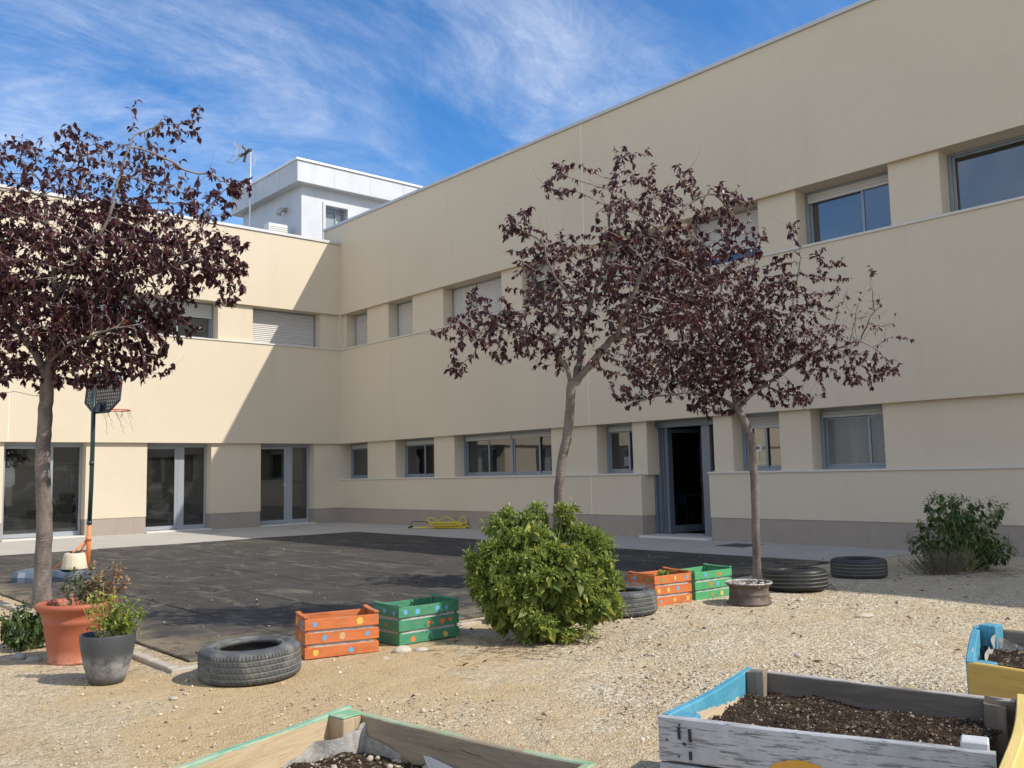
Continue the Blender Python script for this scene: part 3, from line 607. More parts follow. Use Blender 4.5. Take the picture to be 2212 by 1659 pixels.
# ================================================================= LEAVES AND TREES
def norm(v): return v/(np.linalg.norm(v, axis=-1, keepdims=True)+1e-9)
def leaf_mesh(P0, D, UPV, Ln, Wd, droop, fold, name, mat, parent, curl=.0, **k):
    """arched folded leaves. P0 base points, D directions, UPV face normals, Ln lengths, Wd widths"""
    n = len(P0); D = norm(D); S = norm(np.cross(D, UPV)); U = norm(np.cross(S, D))
    ts = np.array([0, .28, .62, 1.]); ws = np.array([0, 1., .85, 0.])
    ax = []                                                    # axis points with droop
    for t in ts: ax.append(P0+D*(Ln*t)[:, None]*(1-.12*droop[:, None]*t)+U*(-(Ln*droop*t*t))[:, None]*.55)
    verts = [ax[0]]
    for i in (1, 2):
        w_ = (Wd*ws[i]*.5)[:, None]; f_ = (Wd*ws[i]*.5*fold)[:, None]
        verts += [ax[i]-S*w_+U*f_, ax[i], ax[i]+S*w_+U*f_]
    verts.append(ax[3])
    V = np.stack(verts, 1).reshape(-1, 3)                      # 8 per leaf: 0 base,1 l1,2 m1,3 r1,4 l2,5 m2,6 r2,7 tip
    T = np.array([(0, 2, 1), (0, 3, 2), (1, 2, 5), (1, 5, 4), (2, 3, 6), (2, 6, 5), (4, 5, 7), (5, 6, 7)])
    Fq = (T[None]+8*np.arange(n)[:, None, None]).reshape(-1, 3)
    return meshobj(name, V, Fq, mat, parent, smooth=False, **k)
def leafmat(name, c1, c2, c3, rough=.45, trans=.25, spec=.5, third=.15):
    m = M(name, c1, rough, spec=spec); r = m.island()
    m.col = m.mixc(r, c1, c2); r2_ = m.math('FRACT', m.math('MULTIPLY', r, 37.7)); m.over(m.ramp(r2_, 1-third-.02, 1-third+.02), c3)
    nt = m.nt; out = nt.nodes['Material Output']; tr = N(nt, 'ShaderNodeBsdfTranslucent'); nt.links.new(m.col, tr.inputs[0]); mx = N(nt, 'ShaderNodeMixShader'); mx.inputs[0].default_value = trans
    m.done(); nt.links.new(m.b.outputs[0], mx.inputs[1]); nt.links.new(tr.outputs[0], mx.inputs[2]); nt.links.new(mx.outputs[0], out.inputs[0]); return m.m
m = M('bark', (.205, .170, .148), .85, spec=.3)
m.over(m.ramp(m.noise(9, 6, .65, v=m.vec((1, 1, .5), src='World')), .42, .62, 0, .8), (.115, .093, .082))
m.over(m.ramp(m.noise(30, 5, .7, v=m.vec((.5, .5, 2.6), src='World')), .55, .7, 0, .8), (.34, .29, .25))
m.over(m.ramp(m.vor(17, v=m.vec((1, 1, 1.6), src='World')), .13, .07, 0, .85), (.045, .035, .03))
m.bump(m.noise(22, 6, .7, v=m.vec((1, 1, 1.8), src='World')), .9, .012); m.bump(m.noise(120, 3, .7, src='World'), .4, .003); BARK = m.done(); m = M('twig_bark', (.30, .245, .215), .7, spec=.4); m.over(m.ramp(m.noise(14, 4, .6, src='World'), .4, .65, 0, .8), (.16, .125, .11)); TWIG = m.done()
PURP = leafmat('plum_leaf', (.046, .015, .019), (.105, .032, .038), (.16, .062, .046), .38, .28, .55, .12)
def crown_tree(base, dep, limbs, clumps, name, seed, trunk_r, leafL, lab, leaf_per=2.2, group='purple leaved plum trees in the yard', step=.075, bare=(), nmul=1.35, whips=170):
    """limbs: list of (polyline of (px, py, away), r0) seen from the view side; clumps: (px, py, rx, ry, n, away, ra)"""
    rg = np.random.default_rng(seed); ppm = F/dep; B = base
    root = empty(name, B, label=lab, cat='tree', group=group)
    def W3(px, py, d=0): return at(px, py, dep+d)-B
    pts = []; par = []; thick = []
    fixed_r = {}
    for li, (poly, r0, r1) in enumerate(limbs):
        q = [W3(*p) for p in poly]
        if li == 0: q[0] = np.array([0, 0, -.05])
        # smooth resample
        dense = []
        for i in range(len(q)-1):
            p0 = q[max(i-1, 0)]; p1 = q[i]; p2 = q[i+1]; p3 = q[min(i+2, len(q)-1)]
            m_ = max(2, int(np.linalg.norm(p2-p1)/step))
            for t in np.linspace(0, 1, m_, endpoint=False): dense.append(.5*((2*p1)+(-p0+p2)*t+(2*p0-5*p1+4*p2-p3)*t*t+(-p0+3*p1-3*p2+p3)*t**3))
        dense.append(q[-1])
        start = -1
        if li > 0:
            A = np.array(pts); start = int(np.argmin(np.linalg.norm(A-dense[0], axis=1))); dense = dense[1:]
        nn = len(dense)
        for i, p in enumerate(dense):
            if li or i: p = p+rg.normal(0, .0025 if not li else .006, 3)
            pts.append(p); par.append(start if i == 0 else len(pts)-2); fixed_r[len(pts)-1] = r0+(r1-r0)*i/max(nn-1, 1)
    ntrunk = len(pts)
    att = []
    for (px, py, rx, ry, n, d, ra) in clumps:
        n = int(n*nmul); u_ = norm(rg.normal(size=(n, 3)))*(rg.random((n, 1))**.45)
        c = at(px, py, dep+d)-B
        att.append(c+np.outer(u_[:, 0]*rx/ppm, lat)+np.outer(u_[:, 1]*ry/ppm, [0, 0, 1])+np.outer(u_[:, 2]*ra, fw_))
    att = np.concatenate(att); na = len(att)
    P_ = list(pts); pr = list(par); best = np.full(na, 1e9); bi = np.zeros(na, int); alive = np.ones(na, bool)
    def upd(i0):
        nonlocal best, bi
        A = np.array(P_[i0:])
        for s0 in range(0, len(A), 400):
            d = np.linalg.norm(att[:, None]-A[None, s0:s0+400], axis=2); j = d.argmin(1); dm = d[np.arange(na), j]; k = dm < best; best[k] = dm[k]; bi[k] = j[k]+i0+s0
    forks = [i for i in range(ntrunk) if P_[i][2] > .0]
    upd(0)
    # do not sprout from the lower trunk
    zmin = W3(limbs[0][0][-1][0], limbs[0][0][-1][1])[2]-.25
    low = np.array([p[2] < zmin for p in P_]);
    if low.any():
        A = np.array(P_); A2 = A.copy(); A2[low] += 1e3; best[:] = 1e9
        d = np.linalg.norm(att[:, None]-A2[None], axis=2); j = d.argmin(1); best = d[np.arange(na), j]; bi = j
    for it in range(90):
        act = alive & (best < 3.0)
        if not act.any(): break
        idx = bi[act]; dirs = norm(att[act]-np.array(P_)[idx]); acc = {}
        for i, dv in zip(idx, dirs): acc[i] = acc.get(i, 0)+dv
        i0 = len(P_)
        for i, dv in acc.items():
            prev = unit(P_[i]-P_[pr[i]]) if pr[i] >= 0 else np.array([0, 0, 1.])
            nd = unit(unit(dv)+.35*prev+rg.normal(0, .22, 3)+np.array([0, 0, .04])); P_.append(P_[i]+nd*step); pr.append(i)
        upd(i0); alive &= best > step*1.15
        if len(P_) > 30000: break
    P_ = np.array(P_); pr = np.array(pr); n = len(P_); ch = [[] for _ in range(n)]
    for i in range(n):
        if pr[i] >= 0: ch[pr[i]].append(i)
    rad = np.zeros(n); tipd = np.zeros(n)
    for i in range(n-1, -1, -1):
        cs = ch[i]
        rad[i] = .0023 if not cs else max(.0023, sum(rad[c]**2.35 for c in cs)**(1/2.35)); tipd[i] = 0 if not cs else 1+max(tipd[c] for c in cs)
    for i, r in fixed_r.items(): rad[i] = max(rad[i]*.8 if rad[i] < r else min(rad[i], r*1.15), r)
    mb = MB(); seen = set(); stack = [(0, -1)]
    while stack:
        i, p = stack.pop(); chain = ([p] if p >= 0 else [])+[i]
        while ch[i]:
            cs = sorted(ch[i], key=lambda c: -rad[c]-(5 if (c in fixed_r and c == i+1) else 0)); 
            for c in cs[1:]: stack.append((c, i))
            i = cs[0]; chain.append(i)
        if len(chain) > 1:
            rr = [rad[c] for c in chain]
            if p >= 0: rr[0] = min(rr[0], rr[1]*1.25)
            if rr[-1] < .003: rr[-1] = .0013
            sd = 14 if rr[0] > .03 else (7 if rr[0] > .012 else (4 if rr[0] > .004 else 3))
            pp = [P_[c] for c in chain]
            if rr[0] > .03:                                    # swellings and flare
                rr = [r*(1+.05*math.sin(4.1*k+seed)*math.sin(2.3*k))*(1+.35*math.exp(-max(p_[2], 0)/.09)) for k, (r, p_) in enumerate(zip(rr, pp))]
            mb.tube(pp, rr, sd, cap=False, mi=0 if rr[0] > .012 else 1)
    tips = [i for i in range(ntrunk, n) if not ch[i] and P_[i][2] > zmin+.3]
    for i in rg.choice(tips, min(whips, len(tips)), replace=False):
        d = unit(P_[i]-P_[pr[i]]); q = [P_[i]]; L_ = .08+.22*rg.random()
        for k in range(5): d = unit(d+rg.normal(0, .13, 3)+np.array([0, 0, .16])); q.append(q[-1]+d*L_/5)
        mb.tube(q, [.0021, .0019, .0016, .0013, .0010, .0007], 3, cap=False, mi=1)
    mb.build('trunk', [BARK, TWIG], root, smooth=True)
    # leaves on the outer twigs
    dirs = np.zeros((n, 3)); ok = pr >= 0; dirs[ok] = norm(P_[ok]-P_[pr[ok]])
    sel = np.where((rad < .0062) & (np.arange(n) >= ntrunk) & (tipd < 9))[0]
    keep = np.ones(len(sel))
    for (px, py, rx, ry, f) in list(bare):
        for k_, i in enumerate(sel):
            v = P_[i]+B-CAM; dd = v@_f; X = 1106+F*(v@_r)/dd; Y = 829.5-F*(v@_u)/dd
            if ((X-px)/rx)**2+((Y-py)/ry)**2 < 1: keep[k_] *= f
    lam = leaf_per*keep*(1.35-.08*tipd[sel]); cnt = rg.poisson(lam); ii = np.repeat(sel, cnt); m_ = len(ii)
    # clump leaves: drop some twigs completely
    Pl = P_[ii]+dirs[ii]*(rg.random((m_, 1))-.5)*step+rg.normal(0, .003, (m_, 3))
    rnd = norm(rg.normal(size=(m_, 3)))
    D = norm(dirs[ii]*.55+rnd*.65+np.array([0, 0, -.60])); UPV = norm(rg.normal(size=(m_, 3))*.6+np.array([0, 0, .8])+dirs[ii]*.3)
    Ln = leafL*(.55+.8*rg.random(m_)); Wd = Ln*(.38+.18*rg.random(m_))
    leaf_mesh(Pl, D, UPV, Ln, Wd, .45+1.0*rg.random(m_), .3+.5*rg.random(m_), 'crown', PURP, root)
    print(name, 'nodes', n, 'leaves', m_)
    return root
b1 = gp(91, 9.35)
crown_tree(b1, 9.35, [
    ([(90, 1310), (92, 1250), (96, 1130), (92, 1010), (97, 900), (103, 815)], .086, .064),
    ([(103, 830), (90, 790), (62, 745), (20, 690), (-50, 610)], .045, .02),
    ([(103, 825), (113, 760), (122, 690), (120, 610), (105, 500), (90, 400)], .052, .014),
    ([(115, 745, 0), (160, 700, .2), (215, 640, .3), (260, 560, .4), (300, 470, .5), (330, 380, .5)], .034, .012),
    ([(215, 640, .3), (280, 610, .1), (350, 585, -.2), (430, 555, -.3)], .02, .008),
    ([(120, 640, 0), (170, 560, -.4), (230, 480, -.5), (260, 380, -.4), (285, 300, -.3)], .022, .007),
    ([(100, 790, 0), (150, 745, -.4), (230, 715, -.6), (300, 700, -.6)], .016, .006)],
    [(120, 560, 190, 160, 620, 0, 1.0), (60, 700, 130, 120, 460, 0, .8), (240, 690, 130, 100, 480, 0, .7), (300, 560, 120, 120, 380, 0, .7), (130, 700, 60, 60, 120, -.3, .4), (410, 540, 110, 85, 190, -.2, .5),
     (480, 555, 70, 50, 60, -.2, .3), (340, 420, 90, 90, 150, 0, .6), (430, 420, 80, 60, 90, 0, .4), (510, 405, 40, 25, 22, 0, .2), (215, 420, 90, 100, 190, 0, .7), (90, 400, 90, 90, 190, 0, .7), (20, 460, 120, 130, 240, 0, .8),
     (300, 330, 55, 60, 50, 0, .4), (375, 275, 65, 40, 34, 0, .3), (290, 235, 12, 45, 7, 0, .1), (430, 240, 25, 20, 6, 0, .1), (180, 310, 60, 40, 50, 0, .4), (60, 320, 50, 30, 26, 0, .3), (-90, 600, 150, 190, 300, 0, .9),
     (320, 770, 55, 50, 60, -.1, .4), (200, 790, 100, 50, 120, -.1, .5), (50, 800, 120, 40, 120, 0, .5), (500, 620, 40, 50, 30, -.2, .2), (-90, 820, 60, 60, 50, 0, .4), (370, 680, 60, 60, 60, 0, .4)],
    'plum_tree', 11, .085, .068, 'large purple leaved tree growing behind the terracotta pot at the court edge', leaf_per=4.5, step=.064, bare=[(200, 330, 330, 110, .42), (480, 420, 130, 90, .6), (120, 450, 60, 50, .5), (370, 480, 60, 40, .5), (330, 620, 50, 35, .45), (150, 610, 50, 35, .5), (60, 560, 40, 40, .5), (240, 760, 60, 30, .6)])
b2 = gp(1195, 7.55)
crown_tree(b2, 7.55, [
    ([(1195, 1345), (1200, 1190), (1206, 1087), (1211, 1010), (1226, 935), (1234, 830)], .045, .032),
    ([(1238, 835), (1225, 800), (1214, 778), (1180, 740), (1120, 715), (1050, 700)], .018, .007),
    ([(1238, 830, 0), (1252, 770, .1), (1262, 700, .2), (1290, 620, .2), (1310, 540, .2), (1318, 450, .2), (1325, 380, .2)], .026, .006),
    ([(1238, 832, 0), (1275, 790, 0), (1320, 735, 0), (1380, 715, .2), (1460, 680, .3), (1500, 620, .3)], .030, .008),
    ([(1330, 735, 0), (1350, 680, -.2), (1385, 600, -.3), (1430, 520, -.3), (1480, 450, -.3), (1530, 420, -.2)], .02, .006),
    ([(1262, 700, 0), (1230, 640, -.3), (1190, 580, -.4), (1170, 520, -.4)], .014, .006)],
    [(1330, 600, 150, 120, 330, 0, .7), (1440, 560, 110, 110, 160, 0, .5), (1150, 690, 130, 70, 150, -.1, .5), (1010, 715, 80, 55, 60, -.1, .4), (1030, 640, 35, 40, 16, 0, .2), (990, 790, 35, 30, 14, 0, .2), (1190, 570, 90, 80, 100, 0, .5), (1120, 490, 50, 40, 34, 0, .3), (1215, 390, 45, 50, 28, 0, .3),
     (1340, 430, 70, 90, 70, 0, .4), (1335, 335, 22, 40, 14, 0, .1), (1395, 330, 10, 40, 4, 0, .1), (1400, 520, 110, 90, 120, 0, .6), (1460, 410, 60, 50, 40, 0, .4), (1550, 440, 70, 45, 60, 0, .4), (1500, 580, 110, 90, 130, .1, .6), (1420, 690, 130, 80, 130, 0, .6),
     (1230, 760, 100, 55, 70, 0, .4), (1360, 780, 100, 40, 50, 0, .4), (1600, 530, 60, 60, 50, .1, .4), (1080, 740, 100, 50, 50, 0, .4)],
    'plum_tree', 23, .05, .047, 'purple leaved tree with bent slim trunk rising out of the big green bush', leaf_per=3.9, step=.050,
    bare=[(1300, 790, 80, 60, .6), (1330, 330, 60, 60, .7), (1300, 430, 60, 40, .6)])
b3 = gp(1637, 9.95)
crown_tree(b3, 9.95, [
    ([(1637, 1258), (1633, 1160), (1631, 1080), (1628, 1010), (1624, 952), (1609, 912), (1592, 882)], .047, .040),
    ([(1592, 885), (1585, 850), (1583, 800), (1570, 740), (1560, 660), (1555, 600)], .03, .010),
    ([(1592, 885, 0), (1560, 862, 0), (1500, 850, -.2), (1430, 855, -.3), (1370, 868, -.4)], .018, .006),
    ([(1592, 885, 0), (1625, 850, 0), (1670, 820, .1), (1730, 780, .2), (1800, 755, .2), (1860, 735, .2)], .022, .007),
    ([(1625, 850, 0), (1660, 770, -.1), (1700, 700, -.2), (1720, 620, -.2), (1730, 540, -.2)], .018, .005),
    ([(1583, 800, 0), (1530, 740, .2), (1480, 680, .3), (1450, 620, .3)], .018, .006)],
    [(1560, 740, 150, 120, 620, 0, .8), (1640, 740, 90, 90, 200, 0, .5), (1530, 830, 120, 50, 160, 0, .5), (1460, 800, 110, 60, 180, 0, .6), (1370, 850, 60, 35, 60, -.2, .3), (1480, 640, 90, 80, 130, .1, .6), (1600, 640, 60, 70, 120, 0, .5), (1700, 700, 90, 100, 150, 0, .6), (1690, 600, 45, 60, 40, 0, .3), (1712, 500, 18, 38, 12, 0, .1),
     (1782, 590, 40, 55, 30, 0, .25), (1770, 760, 90, 60, 120, 0, .5), (1860, 690, 75, 75, 105, 0, .35), (1890, 620, 12, 50, 7, 0, .1), (1955, 730, 28, 14, 8, 0, .1), (1870, 800, 60, 45, 60, 0, .3), (1710, 850, 70, 30, 50, 0, .4), (1540, 870, 80, 30, 60, 0, .4), (1930, 790, 25, 20, 10, 0, .1), (1815, 640, 30, 60, 18, 0, .2)],
    'plum_tree', 31, .06, .049, 'purple leaved tree with half bare twigs standing behind the rusty wheel rim', leaf_per=5.2, step=.053,
    bare=[(1880, 670, 70, 75, .07), (1800, 700, 60, 60, .6), (1950, 725, 40, 25, .5), (1815, 620, 40, 60, .6)])

# ================================================================= BUSHES AND PLANTS
GREEN = leafmat('green_leaf', (.105, .185, .022), (.165, .265, .034), (.055, .110, .018), .5, .32, .4, .25)
YGREEN = leafmat('yellowing_leaf', (.20, .27, .035), (.33, .36, .07), (.10, .17, .03), .5, .35, .4, .2)
DGREEN = leafmat('dark_leaf', (.050, .085, .020), (.085, .135, .030), (.035, .06, .018), .45, .25, .5, .2)
BTIP = leafmat('rosette_leaf', (.24, .31, .055), (.37, .43, .10), (.11, .165, .03), .5, .35, .35, .3)
BFOL = leafmat('broad_leaf', (.095, .135, .022), (.18, .225, .040), (.46, .44, .08), .55, .34, .35, .15)
STEMG = M('green_stem', (.21, .23, .09), .6).done()
def bush(name, base, shoots, parent_label, cat, leafS=.026, leafB=.085, nsmall=26, nbig=12, stem=.009, seed=1, mats=None, group=None, flowers=0, top=1., tipfrac=.55):
    """shoots: array of tip positions relative to the base (m)"""
    rg = np.random.default_rng(seed); root = empty(name, base, label=parent_label, cat=cat, group=group); mb = MB(); SP = []; SD = []; BP = []; BD = []; BL = []; SL = []
    for tip in shoots:
        tip = np.asarray(tip, float); h = np.linalg.norm(tip); st = np.array([tip[0]*.14+rg.normal(0, .02), tip[1]*.14+rg.normal(0, .02), 0])
        mid = st+(tip-st)*.5+np.array([0, 0, .10*h]); pts = [st*(1-t)**2+2*mid*t*(1-t)+tip*t*t for t in np.linspace(0, 1, 7)]
        mb.tube(pts, [stem*(1-.75*t)*(.6+.5*h) for t in np.linspace(0, 1, 7)], 5, cap=False)
        d = unit(pts[-1]-pts[-2]); 
        k = rg.poisson(nsmall); u_ = norm(rg.normal(size=(k, 3))+d*.5+np.array([0, 0, .5])); rr = rg.random((k, 1)); SP.append(tip+u_*rr*leafS*2.0+np.array([0, 0, -.01])); SD.append(u_); SL.append(leafS*(.6+.8*rg.random(k)))
        k = rg.poisson(nbig); t = 1-rg.random(k)**1.3*tipfrac; q = np.array([st*(1-a)**2+2*mid*a*(1-a)+tip*a*a for a in t]) if k else np.zeros((0, 3))
        u_ = norm(rg.normal(size=(k, 3))*.55+np.array([0, 0, -.85])+unit([tip[0], tip[1], 0])*.45); BP.append(q+u_*.01); BD.append(u_); BL.append(leafB*(.45+.75*rg.random(k)))
    mb.build('stem', STEMG, root, smooth=True)
    SP, SD, BP, BD = map(np.concatenate, (SP, SD, BP, BD)); SL = np.concatenate(SL); BL = np.concatenate(BL); ms = mats or (GREEN, GREEN); kk = BP[:, 2] > .03+.35*BL+(.8*np.maximum(0, np.hypot(BP[:, 0], BP[:, 1])-.38) if flowers else 0); BP, BD, BL = BP[kk], BD[kk], BL[kk]
    n = len(SP); leaf_mesh(SP, SD, norm(rg.normal(size=(n, 3))*.5+np.array([0, 0, 1.])), SL, SL*.36, .3+.6*rg.random(n), .3*np.ones(n), 'leaf_tips', ms[0], root)
    n = len(BP); leaf_mesh(BP, BD, norm(rg.normal(size=(n, 3))*.7+np.array([0, 0, 1.])), BL, BL*.52, .2+.9*rg.random(n), .2+.4*rg.random(n), 'foliage', ms[1], root)
    if flowers:
        sh = sorted(shoots, key=lambda s: -s[2]-s[0]*.7)[:flowers]
        FLM = M('pale_pink_flower', (.72, .50, .50), .6).done()
        for t in sh:
            for q in range(2):
                mbf = MB()
                c = np.asarray(t)+rg.normal(0, .018, 3)+np.array([0, 0, .035]); d = unit(rg.normal(size=3)*.5+np.array([0, 0, 1])); mbf.tube([c-d*.018, c+d*.004, c+d*.010], [.0012, .0022, .006], 6, cap=True); mbf.build('flower', FLM, root)
    return root
rg = np.random.default_rng(5)
# big bush: half-ellipsoid shell measured in metres (right, up, away)
bc = gp(1168, 6.98); sh = []
cl = []                                            # rosette clumps over the dome, with gaps between them
for (px_, py_, r_, n, d_) in [(1024, 1206, 26, 9, .1), (1035, 1235, 32, 12, .05), (1060, 1225, 34, 13, .0), (1045, 1265, 30, 11, -.05), (1075, 1130, 34, 13, .15), (1100, 1115, 30, 12, .2), (1140, 1118, 26, 10, .2), (1165, 1100, 22, 8, .25), (1214, 1105, 26, 11, .2), (1250, 1150, 34, 14, .15), (1285, 1160, 26, 10, .15), (1305, 1175, 24, 9, .1),
    (1060, 1180, 36, 14, 0), (1120, 1160, 34, 14, 0), (1160, 1150, 26, 10, -.05), (1090, 1215, 40, 16, -.15), (1140, 1205, 36, 14, -.2), (1190, 1190, 34, 14, -.15), (1240, 1200, 38, 16, -.2), (1300, 1220, 34, 13, -.05), (1320, 1250, 26, 9, 0), (1050, 1290, 28, 10, -.15), (1070, 1325, 30, 10, -.25),
    (1105, 1265, 34, 12, -.3), (1150, 1255, 34, 12, -.3), (1200, 1245, 36, 14, -.3), (1260, 1260, 40, 15, -.3), (1310, 1290, 30, 11, -.15), (1330, 1310, 22, 7, -.1), (1140, 1330, 40, 15, -.35), (1180, 1345, 30, 11, -.38), (1290, 1310, 30, 9, -.3), (1130, 1375, 24, 5, -.32), (1225, 1370, 26, 7, -.35), (1262, 1365, 20, 4, -.3), (1120, 1300, 30, 9, -.3), (1230, 1300, 34, 8, -.3)]:
    cc = at(px_, py_, 6.98+d_)-bc; pm = F/6.98
    cc = cc+lat*rg.normal(0, .012)
    for v in norm(rg.normal(size=(int(n*1.12), 3)))*(rg.random((int(n*1.12), 1))**.5): q = cc+lat*v[0]*r_/pm*.86+fw_*v[1]*.08; z = q[2]+v[2]*r_/pm*.50; sh.append((q[0], q[1], max(z, .05)))
bush('bush', bc, sh, 'big bright green bush of leafy rosettes growing round the middle tree trunk', 'bush', seed=3, mats=(BTIP, BFOL), flowers=4, nsmall=40, nbig=9, leafS=.028, leafB=.105, tipfrac=.42)
# yellower lower leaves, same bush family: a few drooping ones low at the front
# small bush left behind the pot
bc2 = gp(62, 6.95); sh = []
for v in norm(rg.normal(size=(70, 3))):
    z = .17+v[2]*.15; q = lat*(v[0]*.17)+fw_*(v[1]*.17); sh.append((q[0], q[1], max(z, .04)))
bush('bush', bc2, sh, 'low dark leafy bush between the left trunk and the terracotta pot', 'bush', seed=8, mats=(DGREEN, DGREEN), nsmall=10, nbig=12, leafB=.075, stem=.006)
# shrub against the right wall
bc3 = gp(2085, 10.75); sh = []
for (lx, lz, rx, rz, n) in [(-.44, .34, .22, .13, 26), (-.36, .58, .10, .10, 12), (-.22, .86, .09, .06, 11), (-.32, .80, .04, .04, 4), (-.04, .74, .15, .13, 28), (.08, .54, .20, .14, 26), (.36, .76, .15, .06, 16), (.34, .24, .24, .16, 44), (.05, .25, .34, .2, 40), (-.3, .2, .25, .12, 20)]:
    for v in norm(rg.normal(size=(n, 3))): q = lat*(lx+v[0]*rx)+fw_*(v[1]*.2); sh.append((q[0], q[1], max(lz+v[2]*rz, .05)))
bush('shrub', bc3, sh, 'leggy dark green shrub with open stems against the grey plinth of the right wall', 'shrub', seed=9, mats=(DGREEN, DGREEN), nsmall=13, nbig=7, leafB=.085, stem=.007)
# lavender in front: upright grey-green spikes
LAV = leafmat('lavender_leaf', (.17, .18, .10), (.23, .23, .14), (.13, .11, .065), .8, .2, .2, .3)
lc = gp(2035, 10.42); root = empty('lavender', lc, label='grey green lavender tuft in front of the dark shrub', cat='plant')
mb = MB(); LP = []; LD = []
for k in range(150):
    a = rg.normal(0, .19); b = rg.normal(0, .09); h = .13+.17*rg.random(); s0 = lat*a*.7+fw_*b*.7; tip = lat*(a*1.25+rg.normal(0, .03))+fw_*(b*1.3)+np.array([0, 0, h*(1-.6*min(1, abs(a)/.6))+.03])
    mb.tube([s0, (s0+tip)/2+rg.normal(0, .006, 3), tip], [.003, .0022, .001], 3, cap=False)
    for t in np.linspace(.25, 1, 20): q = s0+(tip-s0)*t; LP.append(q); LD.append(unit(unit(tip-s0)+rg.normal(0, .55, 3)))
mb.build('stem', M('dry_stem', (.13, .10, .07), .9).done(), root); n = len(LP)
leaf_mesh(np.array(LP), np.array(LD), norm(rg.normal(size=(n, 3))), .022+.012*rg.random(n), .005*np.ones(n), .2*np.ones(n), .2*np.ones(n), 'foliage', LAV, root)

# ================================================================= POTS
m = M('terracotta_plastic', (.37, .105, .055), .55, spec=.4); m.over(m.ramp(m.noise(4, 6, .65), .4, .7, 0, .35), (.42, .150, .085)); z = m.axis(m.vec(), 2); m.over(m.math('MULTIPLY', m.ramp(z, .12, .0), m.ramp(m.noise(9, 6, .7), .3, .65)), (.52, .27, .17))
m.over(m.ramp(m.noise(40, 4, .8), .68, .78, 0, .5), (.62, .42, .32)); m.bump(m.noise(30, 4), .05, .002); TERRA = m.done()
m = M('dark_pot_plastic', (.062, .066, .072), .5, spec=.5); z = m.axis(m.vec(), 2)
mask = m.math('MULTIPLY', m.math('MULTIPLY', m.ramp(z, .20, .11), m.ramp(z, .01, .07)), m.ramp(m.noise(7, 8, .75), .35, .62, 0, .85)); m.over(mask, (.34, .33, .32))
m.over(m.ramp(m.noise(60, 5, .8, dist=1), .62, .72, 0, .55), (.36, .36, .35)); m.over(m.ramp(m.noise(24, 4, .8, .3, v=m.vec((1, 1, .12))), .66, .74, 0, .5), (.33, .34, .35)); POT = m.done()
m = M('potting_soil', (.055, .038, .026), .95); m.over(m.ramp(m.noise(50, 4, .8), .58, .7), (.17, .12, .08)); m.bump(m.noise(60, 5, .8), 1, .01); PSOIL = m.done()
pc = gp(163, 6.42)
PT = empty('terracotta_pot', pc, label='large terracotta coloured plastic pot with a thick rolled rim by the court corner', cat='plant pot')
prof = [(.0, .006), (.166, .006), (.172, 0), (.178, .004), (.180, .018), (.176, .022), (.186, .10), (.200, .19), (.212, .268), (.219, .274), (.221, .300), (.218, .306), (.224, .330), (.236, .352), (.252, .366), (.264, .376), (.272, .390), (.272, .403), (.264, .413), (.248, .417), (.238, .411), (.232, .398), (.222, .36), (.21, .31), (.20, .30)]
MB().lathe(prof, 72).build('pot', TERRA, PT, smooth=True)
MB().lathe([(.0, .335), (.1, .34), (.212, .33)], 40).build('soil', PSOIL, PT, smooth=True)
dc = gp(231, 5.72)
PD = empty('dark_pot', dc, label='scuffed dark grey plastic pot in front of the terracotta pot', cat='plant pot')
prof = [(.0, .004), (.088, .004), (.096, 0), (.104, .010), (.118, .05), (.134, .10), (.147, .155), (.157, .21), (.164, .26), (.167, .298), (.1665, .302), (.162, .302), (.158, .27), (.15, .22), (.14, .2)]
mb = MB(); mb.lathe(prof, 72); mb.build('pot', POT, PD, smooth=True); MB().lathe([(.0, .235), (.1, .24), (.156, .235)], 40).build('soil', PSOIL, PD, smooth=True)
DRY = leafmat('dry_leaf', (.36, .23, .13), (.46, .33, .20), (.22, .13, .07), .8, .3, .2, .25)
MUTG = leafmat('dull_leaf', (.085, .12, .055), (.14, .165, .085), (.30, .25, .14), .6, .3, .3, .2)
def potplant(base, stems, nleaf, L_, mat, lab, name, seed, cat='plant', spread=.05, lastpart=.7, smat=None, group=None):
    rg = np.random.default_rng(seed); root = empty(name, base, label=lab, cat=cat, group=group); mb = MB(); LP = []; LD = []
    for (x0, y0, x1, y1, z1, br) in stems:
        st = lat*x0+fw_*y0; tip = lat*x1+fw_*y1+np.array([0, 0, z1]); pts = [st+(tip-st)*t+rg.normal(0, .008, 3)*(t > 0) for t in np.linspace(0, 1, 7)]
        mb.tube(pts, list(np.linspace(.0035, .0012, 7)), 4, cap=False)
        for b in range(br):
            t = .3+.65*rg.random(); o = st+(tip-st)*t; e = o+unit(rg.normal(size=3)+np.array([0, 0, .6]))*(.04+spread*rg.random()); mb.tube([o, (o+e)/2+rg.normal(0, .004, 3), e], [.002, .0014, .0007], 3, cap=False)
            for k in range(nleaf): q = o+(e-o)*rg.random(); LP.append(q+rg.normal(0, .006, 3)); LD.append(unit(rg.normal(size=3)+np.array([0, 0, -.1])))
        for k in range(nleaf*2): t = 1-rg.random()*lastpart; LP.append(st+(tip-st)*t); LD.append(unit(rg.normal(size=3)))
    mb.build('stem', smat or M('twig', (.19, .14, .08), .8).done(), root); n = len(LP)
    leaf_mesh(np.array(LP), np.array(LD), norm(rg.normal(size=(n, 3))+np.array([0, 0, .6])), L_*(.5+.9*rg.random(n)), L_*.5*(.6+.6*rg.random(n)), .2+.9*rg.random(n), .2+.5*rg.random(n), 'foliage', mat, root); return root
pz = np.array([0, 0, .33])
